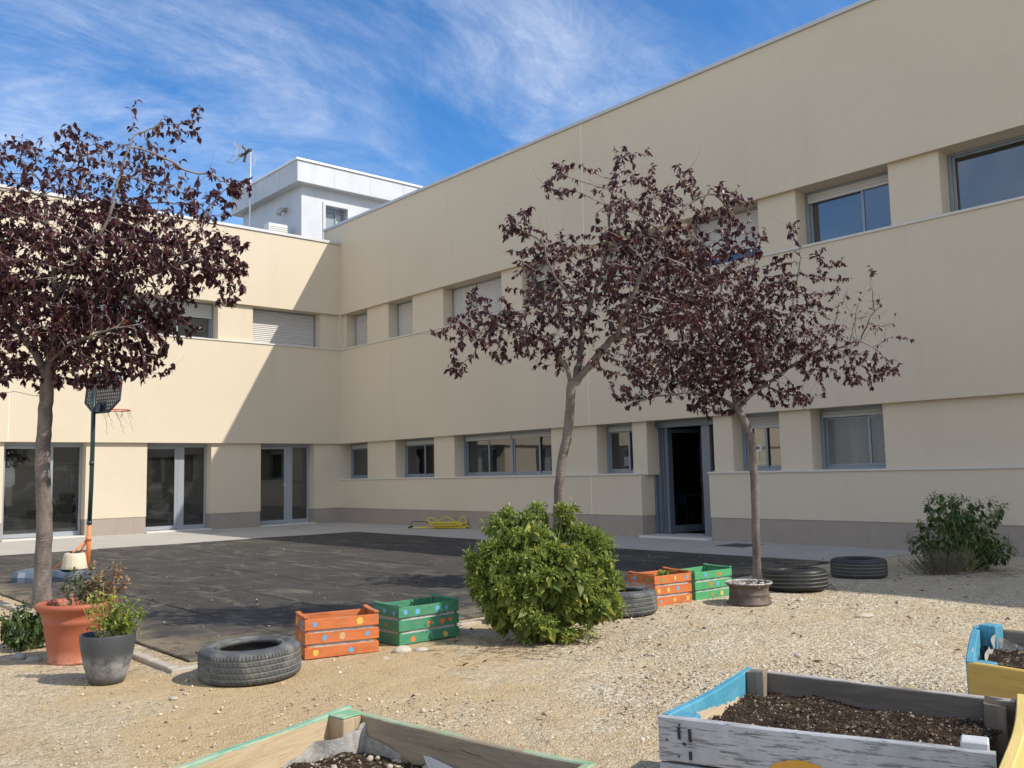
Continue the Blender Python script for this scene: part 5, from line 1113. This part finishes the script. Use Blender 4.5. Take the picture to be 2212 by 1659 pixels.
WGREENL = wood('pale_wood_green_edge', (.56, .44, .28), (.44, .33, .20), paint=(.13, .37, .26), paint2=(.36, .46, .32), zmin=.064, amp=.028, flake=.58, streak=.6, dark=(.17, .115, .07))
WWHITE = wood('flaked_white_paint', (.23, .22, .215), (.17, .165, .16), paint=(.46, .465, .475), paint2=(.36, .37, .38), flake=.535, keep=.97, dark=(.06, .055, .05))
WBLUE = wood('peeling_blue_paint', (.62, .50, .34), (.52, .40, .26), paint=(.065, .27, .38), paint2=(.12, .35, .46), zmin=.018, amp=.035, keep=1., dark=(.4, .3, .2), streak=.3, xk=-.10, ns=14)
WBLUEF = wood('worn_blue_paint', (.5, .46, .38), (.38, .33, .26), paint=(.065, .26, .37), paint2=(.11, .33, .44), flake=.60, keep=1.)
WYEL = wood('yellow_stained_wood', (.62, .42, .12), (.52, .33, .085), dark=(.16, .10, .05), streak=.30)
WYELL = wood('light_yellow_wood', (.70, .53, .20), (.62, .45, .15), dark=(.24, .16, .08), streak=.2)
WFAR = wood('grey_wood_white_edge', (.20, .165, .135), (.125, .10, .08), paint=(.50, .47, .43), paint2=(.40, .37, .33), zmin=.070, amp=.012, streak=.8, dark=(.05, .04, .032))
m = M('bed_soil', (.062, .041, .028), .97, spec=.15); m.over(m.ramp(m.noise(34, 6, .8, src='World'), .50, .68), (.115, .080, .055)); sp = m.vor(75, out=1, src='World'); m.over(m.ramp(m.axis(sp, 0), .88, .9, 0, .75), (.34, .25, .15)); m.over(m.ramp(m.axis(sp, 1), .955, .96, 0, .8), (.5, .45, .36))
m.bump(m.noise(40, 7, .8, src='World'), 1., .03); m.bump(m.vor(75, src='World'), .8, .008); SOIL = m.done()
def plank(par, a, b, z0, z1, th, mat, out=0., name='plank', bow=0., bowz=0., ends=.0, nseg=14, twist=0., extra=None):
    """board from a to b (outer line); thickness grows inwards (left of a->b is inside)"""
    a = np.asarray(a, float)[:2]; b = np.asarray(b, float)[:2]; Ln = np.linalg.norm(b-a); d = (b-a)/Ln; nin = np.array([-d[1], d[0]])
    mb = MB(); hz = (z1-z0)/2; ch = .004; rr = random.Random(int(Ln*1e4+z0*1e3)); ph = rr.random()*6
    sec = [(0, -hz+ch), (0, hz-ch), (ch, hz), (th-ch, hz), (th, hz-ch), (th, -hz+ch), (th-ch, -hz), (ch, -hz)]; vs = []
    for i in range(nseg+1):
        t = i/nseg; x_ = -Ln/2+Ln*t; by = bow*4*t*(1-t)+.0015*math.sin(7*t+ph); bz_ = bowz*4*t*(1-t)+.0018*math.sin(9*t+ph)
        for y_, z_ in sec: vs.append((x_, y_+by-twist*t*z_, z_+bz_*(1 if z_ > 0 else .2)))
    fs = [(8*i+k, 8*i+(k+1) % 8, 8*i+8+(k+1) % 8, 8*i+8+k) for i in range(nseg) for k in range(8)]+[tuple(range(8))[::-1], tuple(8*nseg+k for k in range(8))]
    mats = [mat]; mb.add(vs, fs)
    if extra: mats += extra(mb, Ln, hz)
    c = (a+b)/2; o = mb.build(name, mats, par, loc=(c[0], c[1], (z0+z1)/2), rot=(0, 0, math.atan2(d[1], d[0]))); return o
def post(par, c, z1, s, mat, rz, name='post', seed=0, rag=0.):
    mb = MB(); h = z1/2; rr = random.Random(seed); mb.bbox(-h, h, -s/2, s/2, -s/2, s/2, .004)
    if rag: mb.v = [(v[0]+(rr.uniform(-rag, .2*rag) if v[0] > 0 else 0), v[1], v[2]) for v in mb.v]
    o = mb.build(name, mat, par, loc=(c[0], c[1], h)); o.rotation_euler = (rz, -math.pi/2, 0); return o
def soilmesh(par, corners, z, seed, amp=.02, inset=.04, n=46, edge_drop=0.):
    rg = np.random.default_rng(seed); A, B, C_, D_ = [np.asarray(c, float)[:2] for c in corners]; cen = (A+B+C_+D_)/4; A, B, C_, D_ = [c+(cen-c)*inset*2/np.linalg.norm(cen-c)*.9 for c in (A, B, C_, D_)]
    ph = rg.random((14, 3))*6.28; fr = rg.uniform(3, 42, (14, 2)); V = []
    for i in range(n+1):
        for j in range(n+1):
            u_, v = i/n, j/n; p = (A*(1-u_)+D_*u_)*(1-v)+(B*(1-u_)+C_*u_)*v; h = sum(math.sin(fr[k, 0]*u_+ph[k, 0])*math.sin(fr[k, 1]*v+ph[k, 1])/(1+.10*fr[k, 0]) for k in range(14))
            V.append((p[0], p[1], z+amp*h*.35+rg.normal(0, .0022)))
    return meshobj('soil', V, [(i*(n+1)+j, (i+1)*(n+1)+j, (i+1)*(n+1)+j+1, i*(n+1)+j+1) for i in range(n) for j in range(n)], SOIL, par, smooth=True), V
OCT = np.array([(1, 0, 0), (-1, 0, 0), (0, 1, 0), (0, -1, 0), (0, 0, 1), (0, 0, -1)], float); OF = np.array([(0, 2, 4), (2, 1, 4), (1, 3, 4), (3, 0, 4), (2, 0, 5), (1, 2, 5), (3, 1, 5), (0, 3, 5)])
# rounder stone: cube-sphere with 8 corners + 6 faces
CS = np.array([(x, y, z) for x in (-1, 1) for y in (-1, 1) for z in (-1, 1)], float)*.62; CSV = np.concatenate([OCT, CS])
CF = []
for fi, fv in enumerate(OCT):
    cs = [6+i for i, c in enumerate(CS) if c@fv > 0]; ang = {}
    ax = np.argmax(np.abs(fv)); o2 = [i for i in range(3) if i != ax]; cs.sort(key=lambda i: math.atan2(CSV[i][o2[1]], CSV[i][o2[0]])); 
    if (fv[ax] > 0) != (ax != 1): cs = cs[::-1]
    for k in range(4): CF.append((fi, cs[k], cs[(k+1) % 4]))
CF = np.array(CF)
def stones(name, pts, size, flat, mat, parent=None, seed=0, round_=False, **k):
    rg = np.random.default_rng(seed); n = len(pts); BV, BF = (CSV, CF) if round_ else (OCT, OF); nb = len(BV)
    V = BV[None]*(1+rg.normal(0, .16, (n, nb, 1))); sc_ = size[:, None]*np.stack([rg.uniform(.7, 1.3, n), rg.uniform(.6, 1.1, n), flat*rg.uniform(.7, 1.2, n)], 1); V = V*sc_[:, None]
    a = rg.random(n)*6.28; c, s_ = np.cos(a), np.sin(a); b = rg.normal(0, .35, n); cb, sb = np.cos(b), np.sin(b)
    X = V[..., 0]*cb[:, None]-V[..., 2]*sb[:, None]; Z = V[..., 0]*sb[:, None]+V[..., 2]*cb[:, None]; Y = V[..., 1]
    V = np.stack([X*c[:, None]-Y*s_[:, None], X*s_[:, None]+Y*c[:, None], Z], -1)+np.asarray(pts)[:, None]
    return meshobj(name, V.reshape(-1, 3), (BF[None]+nb*np.arange(n)[:, None, None]).reshape(-1, 3), mat, parent, smooth=round_, **k)
m = M('clod', (.05, .035, .025), .95, spec=.15); r = m.island(); m.col = m.mixc(m.ramp(r, .0, .8), (.035, .023, .016), (.110, .074, .050)); m.over(m.ramp(r, .90, .92), (.30, .21, .12)); m.over(m.ramp(r, .975, .98), (.52, .47, .38)); CLOD = m.done()
def clods(par, V, n, seed, smin=.0015, smax=.0065):
    rg = np.random.default_rng(seed); V = np.asarray(V); i = rg.integers(0, len(V), n); P_ = V[i]+rg.normal(0, .010, (n, 3))*np.array([1, 1, 0]); return stones('soil_crumbs', P_, smin+(smax-smin)*rg.random(n)**3, .7, CLOD, par, seed, kind='stuff')
def bed(name, A, B, C_, D_, lab, zt=.42):
    return empty(name, (0, 0, 0), label=lab, cat='planter bed', group='raised wooden planting beds')
# ---- bed 2 (white front). A near left, B far left, C far right, D near right
def XY(px, py, z=.42): return ground(px, py, z)[:2]
A2, B2, C2, D2 = XY(1421, 1548), XY(1612, 1441), XY(2196, 1510), XY(2151, 1628)
E2 = XY(2182, 1700)
c0 = (A2+C2)/2
BD2 = empty('planter_bed', (0, 0, 0), label='raised bed of dark soil with flaked white front board and blue left board', cat='planter bed', group='raised wooden planting beds')
def orange_sun(mb, Ln, hz):
    cx_ = (-Ln/2+Ln*.46); n = 22; rr = random.Random(3); pts = []
    for i in range(n+1):
        a = math.pi*i/n; r_ = .082*(1+.05*rr.uniform(-1, 1)); pts.append((cx_+r_*math.cos(a)*1.25, -.0035, -hz+.005+r_*math.sin(a)*.62))
    mb.add(pts, [tuple(range(n+1))[::-1]], 1)
    for (x_, z0_, z1_) in ((-Ln/2+.068, -.005+.01, .045), (-Ln/2+.105, -.058, -.03), (-Ln/2+.105, .0, .042), (-Ln/2+.085, -.013, -.003)):
        mb.add([(x_, -.003, z0_), (x_+.011, -.003, z0_), (x_+.010, -.003, z1_), (x_-.001, -.003, z1_)], [(0, 1, 2, 3)], 2)
    for (x_, z_) in ((-Ln/2+.03, .0), (-Ln/2+.07, -.05), (-Ln/2+.075, .052)): mb.add([(x_+.004*math.cos(t), -.0036, z_+.004*math.sin(t)) for t in np.linspace(0, 6.28, 9)[:-1]], [tuple(range(8))], 2)
    return [M('ochre_paint', (.60, .31, .04), .7).done(), M('black_mark', (.03, .03, .03), .8).done()]
plank(BD2, A2, D2, .278, .420, .030, WWHITE, extra=orange_sun); plank(BD2, A2, D2, .135, .268, .030, WWHITE); plank(BD2, A2, D2, .0, .128, .030, WB_)
B2s = B2+unit(C2-B2)*.032; A2s = A2+unit(B2-A2)*.032
plank(BD2, C2, B2s, .272, .418, .030, WFAR, bow=.008); plank(BD2, C2, B2s, .132, .264, .030, WB_); plank(BD2, C2, B2s, .0, .127, .03, WB_)
plank(BD2, B2, A2s, .270, .422, .030, WBLUE, bow=.012); plank(BD2, B2, A2s, .13, .262, .030, WWHITE); plank(BD2, B2, A2s, .0, .125, .03, WB_)
plank(BD2, E2, C2-unit(C2-B2)*.0+unit(C2-B2)*.036, .262, .440, .034, WYELL, bow=-.012, twist=.0); plank(BD2, E2, C2, .13, .255, .032, WB_); plank(BD2, E2, C2, .0, .125, .03, WB_)
def inpt(P_, Q, R__, s=.07):              # corner P, neighbours Q and R: move inside
    P_, Q, R__ = map(np.asarray, (P_, Q, R__)); return P_+unit(Q-P_)*s+unit(R__-P_)*s
rzA = math.atan2((D2-A2)[1], (D2-A2)[0])
post(BD2, inpt(A2, B2, D2, .072), .417, .075, WBLUEF, rzA); post(BD2, inpt(B2, A2, C2, .070), .430, .072, WB_, rzA, rag=.02, seed=2); post(BD2, inpt(C2, B2, E2, .068), .425, .070, WB_, rzA, rag=.03, seed=3)
mb = MB(); c_ = inpt(D2, A2, C2, .06); post(BD2, c_, .440, .075, wood('white_post', (.3, .28, .26), (.2, .19, .18), paint=(.62, .62, .62), flake=.62, keep=.95), rzA)
so2, V2 = soilmesh(BD2, (A2, B2, C2, D2), .335, 5, .028); clods(BD2, V2, 14000, 5)
# ---- bed 1 (front, green edges)
A1 = XY(745, 1524); B1 = XY(362, 1659); B1 = A1+(B1-A1)*1.25; C1 = XY(1350, 1659); C1 = A1+(C1-A1)*.92
D1 = B1+(C1-A1)
BD1 = empty('planter_bed', (0, 0, 0), label='nearest raised bed of bare planks with green painted top edges and a torn white liner', cat='planter bed', group='raised wooden planting beds')
plank(BD1, A1, B1, .275, .420, .030, WGREENL, bow=.008); plank(BD1, A1, B1, .13, .268, .03, WB_); plank(BD1, A1, B1, .0, .125, .03, WB_)
A1s = A1+unit(C1-A1)*.032
plank(BD1, C1, A1s, .275, .418, .030, WGREEN, bow=.010, bowz=-.004); plank(BD1, C1, A1s, .13, .266, .03, WB_); plank(BD1, C1, A1s, .0, .123, .03, WB_)
plank(BD1, B1, D1, .275, .42, .03, WGREEN); plank(BD1, B1, D1, .0, .268, .03, WB_); plank(BD1, D1, C1, .275, .42, .03, WGREEN); plank(BD1, D1, C1, .0, .268, .03, WB_)
WGP = wood('post_green_top', (.50, .38, .24), (.36, .26, .16), paint=(.30, .58, .36), paint2=(.45, .62, .42), flake=.9, keep=1., dark=(.12, .085, .06), streak=.8)
c_ = inpt(A1, B1, C1, .078); rz1 = math.atan2((C1-A1)[1], (C1-A1)[0]); post(BD1, c_, .414, .082, wood('split_post', (.50, .39, .25), (.36, .27, .17), dark=(.10, .07, .05), streak=.9), rz1)
mb = MB(); mb.bbox(-.042, .042, -.042, .042, -.002, .004, .002); mb.build('painted_top', wood('mint_paint', (.5, .4, .26), (.38, .3, .2), paint=(.19, .40, .22), paint2=(.40, .48, .33), flake=.62, keep=1.), BD1, loc=(c_[0], c_[1], .4165), rot=(0, 0, rz1))
so1, V1 = soilmesh(BD1, (A1, C1, D1, B1), .300, 9, .03); clods(BD1, V1, 11000, 9)
rg = np.random.default_rng(31); Vn = np.array(V1); near_ = Vn[np.linalg.norm(Vn[:, :2]-(A1+(D1-A1)*.30), axis=1) < .33]
i = rg.integers(0, len(near_), 130); stones('soil_pebble', near_[i]+rg.normal(0, .008, (130, 3))*np.array([1, 1, .3])+np.array([0, 0, .003]), .004+.012*rg.random(130)**2.5, .6, M('pale_pebble', (.42, .35, .26), .85).done(), BD1, 3, True, kind='stuff')
# liner ribbon
def ribbon(par, path, zlo, ztop, mat, seed, amp=.012, name='liner'):
    rg = np.random.default_rng(seed); n = len(path); V = []; m_ = 7; ph = rg.random(6)*6.28
    for i, (p, zt) in enumerate(zip(path, ztop)):
        s_ = i/(n-1)
        for j in range(m_):
            t = j/(m_-1); off = amp*(math.sin(9*s_*3+ph[0]+3*t)*.6+math.sin(23*s_+ph[1]-4*t)*.4)*(.3+.7*t); V.append((p[0]+off*par[0], p[1]+off*par[1], zlo+(zt-zlo)*t))
    return V, [(i*m_+j, (i+1)*m_+j, (i+1)*m_+j+1, i*m_+j+1) for i in range(n-1) for j in range(m_-1)]
FAB = M('geotextile', (.40, .385, .35), .85); FAB.over(FAB.ramp(FAB.noise(9, 7, .75, .4), .45, .68, 0, .75), (.20, .18, .15)); FAB.over(FAB.ramp(FAB.noise(3, 5, .7), .5, .7, 0, .5), (.52, .50, .46)); FAB.bump(FAB.noise(11, 6, .7), .6, .02); FABM = FAB.done()
dA = unit(C1-A1); nA = unit(B1-A1)
pth = []; zt_ = []
for s_ in np.linspace(.10, 1.0, 60)*np.linalg.norm(C1-A1): pth.append(A1+dA*s_+nA*(.040+.006*math.sin(8*s_))); q = s_; zt_.append(.362-.055*min(1, q/.55)+.012*math.sin(9*q+1)+.006*math.sin(31*q)+(.0 if q > .16 else .02))
V, Fc = ribbon(nA, pth, .255, zt_, FABM, 2, .008); o = meshobj('liner', V, Fc, FABM, BD1, smooth=True)
pth = []; zt_ = []
for t in np.linspace(0, 1, 34):                # the flap that wraps the corner post and runs down the left board
    p = A1+dA*(.150-.03*t)+nA*(.040+.16*t) if t < .4 else A1+dA*(.138-.095*min(1, (t-.4)/.25))+nA*(.104+.42*(t-.4)); pth.append(p); zt_.append(.392-.050*t-.055*max(0, t-.4)+.006*math.sin(22*t))
V, Fc = ribbon(dA, pth, .262, zt_, FABM, 5, .006); meshobj('liner_flap', V, Fc, FABM, BD1, smooth=True)
mb = MB(); s0 = np.linalg.norm(C1-A1)*.40; q0 = A1+dA*s0+nA*.050; mb.add([(q0[0], q0[1], .335), (*(q0+dA*.035+nA*.004), .338), (*(q0+dA*.075+nA*.016), .285), (*(q0+dA*.055+nA*.020), .280), (*(q0+dA*.14+nA*.006), .323)], [(0, 3, 2, 1), (2, 3, 4), (1, 2, 4)]); mb.build('folded_liner_corner', M('white_fold', (.62, .60, .56), .7).done(), BD1)
# ---- bed 3 (right edge)
A3, B3 = XY(2105, 1351), XY(2087, 1431); F3 = B3+unit(XY(2212, 1450)-B3)*1.0; G3 = A3+unit(XY(2212, 1361)-A3)*1.0
BD3 = empty('planter_bed', (0, 0, 0), label='raised bed at the right edge with blue end board and yellow front board', cat='planter bed', group='raised wooden planting beds')
plank(BD3, B3, F3, .262, .420, .030, WYEL); plank(BD3, B3, F3, .105, .252, .03, WB_); plank(BD3, B3, F3, .0, .098, .03, WB_)
plank(BD3, A3, B3, .262, .424, .034, WBLUEF, bow=-.010); plank(BD3, A3, B3, .10, .254, .03, WB_); plank(BD3, A3, B3, .0, .095, .03, WB_)
plank(BD3, G3, A3, .262, .420, .030, wood('grey_wood_yellow_edge', (.27, .225, .18), (.17, .135, .105), paint=(.62, .50, .28), zmin=.070, amp=.01, streak=.7)); plank(BD3, G3, A3, .0, .252, .03, WB_); plank(BD3, F3, G3, .0, .42, .03, WB_)
rz3 = math.atan2((F3-B3)[1], (F3-B3)[0]); post(BD3, inpt(B3, A3, F3, .075), .418, .075, WBLUEF, rz3); post(BD3, inpt(A3, B3, G3, .080), .445, .082, WBLUEF, rz3)
so3, V3 = soilmesh(BD3, (B3, A3, G3, F3), .335, 15, .025); clods(BD3, V3, 4000, 15)
pth = []; zt_ = []; dA3, nA3 = unit(G3-A3), unit(B3-A3)
for t in np.linspace(0, 1, 30): pth.append(A3+dA3*(.05+.38*t)+nA3*(.13-.08*min(1, t*2.2))); zt_.append(.372+.02*math.sin(9*t)-.03*t)
V, Fc = ribbon(nA3, pth, .30, zt_, FABM, 8, .012); meshobj('liner', V, Fc, FABM, BD3, smooth=True)
pth = []; zt_ = []
for t in np.linspace(0, 1, 26): pth.append(A3+dA3*(.10-.055*t)+nA3*(.10+.5*t)); zt_.append(.395-.05*t+.02*math.sin(14*t))
V, Fc = ribbon(dA3, pth, .30, zt_, FABM, 18, .010); meshobj('liner_flap', V, Fc, FABM, BD3, smooth=True)

# ================================================================= STONES, PEBBLES, FALLEN LEAVES
m = M('stone', (.46, .41, .33), .85, spec=.25); m.over(m.ramp(m.noise(9, 6, .7), .4, .7, 0, .7), (.58, .53, .45)); m.over(m.ramp(m.noise(30, 5, .8), .6, .72, 0, .6), (.26, .22, .17)); m.bump(m.noise(25, 5, .7), .5, .006); STN = m.done()
m = M('grey_stone', (.34, .33, .31), .8, spec=.3); m.over(m.ramp(m.noise(9, 6, .7), .4, .7, 0, .7), (.22, .21, .20)); m.bump(m.noise(25, 5, .7), .4, .004); STG = m.done()
def rock(px, py, rx, ry, rz_, h, mat, lab, seed, group=None):
    c = ground(px, py); q = random.Random(seed); mb = MB(); nlat, nlon = 12, 20; ph = [q.random()*6.28 for _ in range(6)]; vs = []
    for i in range(nlat+1):
        th_ = math.pi*i/nlat
        for j in range(nlon):
            p_ = 2*math.pi*j/nlon; k = 1+.09*math.sin(2*p_+ph[0])+.06*math.sin(3*p_+ph[1]+2*th_)+.05*math.sin(5*p_+ph[2])*math.sin(3*th_+ph[3]); vs.append((rx*k*math.sin(th_)*math.cos(p_), ry*k*math.sin(th_)*math.sin(p_), h*.38+h*.62*math.cos(th_)*k))
    mb.add(vs, [(i*nlon+j, (i+1)*nlon+j, (i+1)*nlon+(j+1) % nlon, i*nlon+(j+1) % nlon) for i in range(nlat) for j in range(nlon)]); o = mb.build('rock', mat, None, smooth=True, loc=(c[0], c[1], -.003), rot=(0, 0, rz_)); return tag(o, lab, 'rock', group)
rz_ = -YAW
rock(868, 1411, .062, .045, rz_+.1, .052, STN, 'pale round stone beside the corner of the deep green crate', 1)
rock(910, 1408, .055, .028, rz_-.1, .034, STN, 'flat pale stone just right of the round stone by the deep green crate', 2)
rock(832, 1425, .022, .018, rz_, .022, STN, 'small pinkish stone left of the round stone by the deep green crate', 3)
rock(1868, 1333, .078, .035, rz_+.15, .034, STN, 'long pale stone alone on the gravel right of the wheel rim', 4)
rock(1728, 1290+8, .035, .028, rz_, .03, STN, 'light stone between the wheel rim and the glossy black tyre', 6)
rock(42, 1424, .048, .035, rz_, .05, STG, 'grey stone in front of the low dark bush, left one', 7)
rock(72, 1430, .052, .034, rz_+.2, .042, STG, 'grey stone in front of the low dark bush, right one', 8)
rock(375, 1485+25, .026, .018, rz_, .018, STN, 'small white stone in the gravel in front of the dark grey pot', 9)
rock(1731, 1579, .017, .014, rz_, .018, STN, 'small pale stone lying on the soil of the white fronted bed', 10).location.z = .345
m = M('pebble', (.5, .45, .36), .9, spec=.25); r = m.island(); rb = m.math('FRACT', m.math('MULTIPLY', r, 17.3)); m.col = m.mixc(m.ramp(r, 0, 1), (.44, .355, .235), (.68, .58, .42)); m.over(m.ramp(rb, .68, .72, 0, .9), (.36, .33, .29)); m.over(m.ramp(rb, .90, .93), (.84, .77, .62)); m.over(m.ramp(rb, .955, .96), (.13, .12, .115)); m.over(m.math('MULTIPLY', m.ramp(rb, .50, .52), m.ramp(rb, .56, .54)), (.42, .27, .19)); PEB = m.done()
def scatter(n, ymin, ymax, seed, power=1., xmin=-30, xmax=2240):
    rg = np.random.default_rng(seed); X = rg.uniform(xmin, xmax, n); Y = ymin+(ymax-ymin)*rg.random(n)**power; d = _f[None]+np.outer((X-1106)/F, _r)-np.outer((Y-829.5)/F, _u); t = -CAM[2]/d[:, 2]; P_ = CAM+d*t[:, None]
    ok = ~((P_[:, 0] > GX0-.24) & (P_[:, 1] > GY0-.33)) ; return P_[ok], rg
P_, rg = scatter(70000, 1265, 1800, 61, .85)
nz = np.sin(P_[:, 0]*2.1+1)*np.sin(P_[:, 1]*1.7+P_[:, 0]*.8)+.5*np.sin(P_[:, 0]*5+2)*np.sin(P_[:, 1]*4.3); q = P_[:, 0]-.9*P_[:, 1]; dn = np.clip((q-6.6)/2.2, .08, 1)*.8+.25*np.clip(nz, 0, 1)
P_ = P_[rg.random(len(P_)) < dn]; n = len(P_); sz = .0028+.0095*rg.random(n)**3.2
big_ = rg.random(n) < .018; sz[big_] *= 1.9; P_[:, 2] = sz*.15
stones('gravel', P_, sz, .62, PEB, None, 62, kind='stuff', label='loose gravel and small pebbles over the yard ground')
# coarse stones nearer the beds, rounder
P_, rg = scatter(2600, 1380, 1700, 63, .8); q = P_[:, 0]-.9*P_[:, 1]; P_ = P_[rg.random(len(P_)) < np.clip((q-7.2)/1.6, .06, 1)]; n = len(P_); sz = .006+.010*rg.random(n)**2.5; P_[:, 2] = sz*.2
stones('pebbles', P_, sz, .55, PEB, None, 64, True, kind='stuff', label='rounder pebbles among the gravel near the raised beds')
# crumbs on the mat
rg = np.random.default_rng(66); n = 420; P_ = np.stack([rg.uniform(GX0, GX1, n), GY0+(GY1-GY0)*rg.random(n)**1.2, np.full(n, .019)], 1); stones('grit', P_, .004+.009*rg.random(n)**4, .5, M('pale_grit', (.52, .49, .42), .9).done(), None, 67, kind='stuff', label='scattered pale grit on the rubber court')
# fallen leaves
n = 430; cen = np.array([b1, b2, b3])[rg.integers(0, 3, n)]; P_ = cen+rg.normal(0, 1.25, (n, 3))*np.array([1, 1, 0]); P_[:, 2] = .022+.006*rg.random(n); ok = (P_[:, 0] < -.3); P_ = P_[ok]; n = len(P_)
leaf_mesh(P_, norm(rg.normal(size=(n, 3))*np.array([1, 1, .15])), norm(rg.normal(size=(n, 3))*.3+np.array([0, 0, 1.])), .03+.03*rg.random(n), .018+.012*rg.random(n), .2+.5*rg.random(n), .3+.5*rg.random(n), 'fallen_leaves', leafmat('fallen_leaf', (.07, .035, .03), (.14, .07, .045), (.25, .15, .08), .7, .1, .3, .2), None, kind='stuff', label='dry purple leaves fallen under the trees')
# dry litter and twigs round the bush foot and the tree feet
mb = MB()
for k in range(900):
    c = [bc+fw_*-.35+lat*-.15, b3+fw_*-.3, bc3+fw_*-.35, np.array([-10.78, -15.6, 0]), np.array([-8.6, -17.4, 0])][k % 5]+rg.normal(0, 1, 3)*np.array([.38, .24, 0]); a = rg.random()*6.28; l_ = .02+.05*rg.random(); d = np.array([math.cos(a)*l_, math.sin(a)*l_, rg.normal(0, .004)]); c[2] = .008+.006*rg.random(); mb.tube([c-d, c+rg.normal(0, .004, 3)*np.array([1, 1, .3]), c+d], .0014, 3)
tag(mb.build('dry_twigs', M('litter', (.12, .08, .055), .9).done()), 'dry twigs and litter around the plants', None, None, 'stuff')
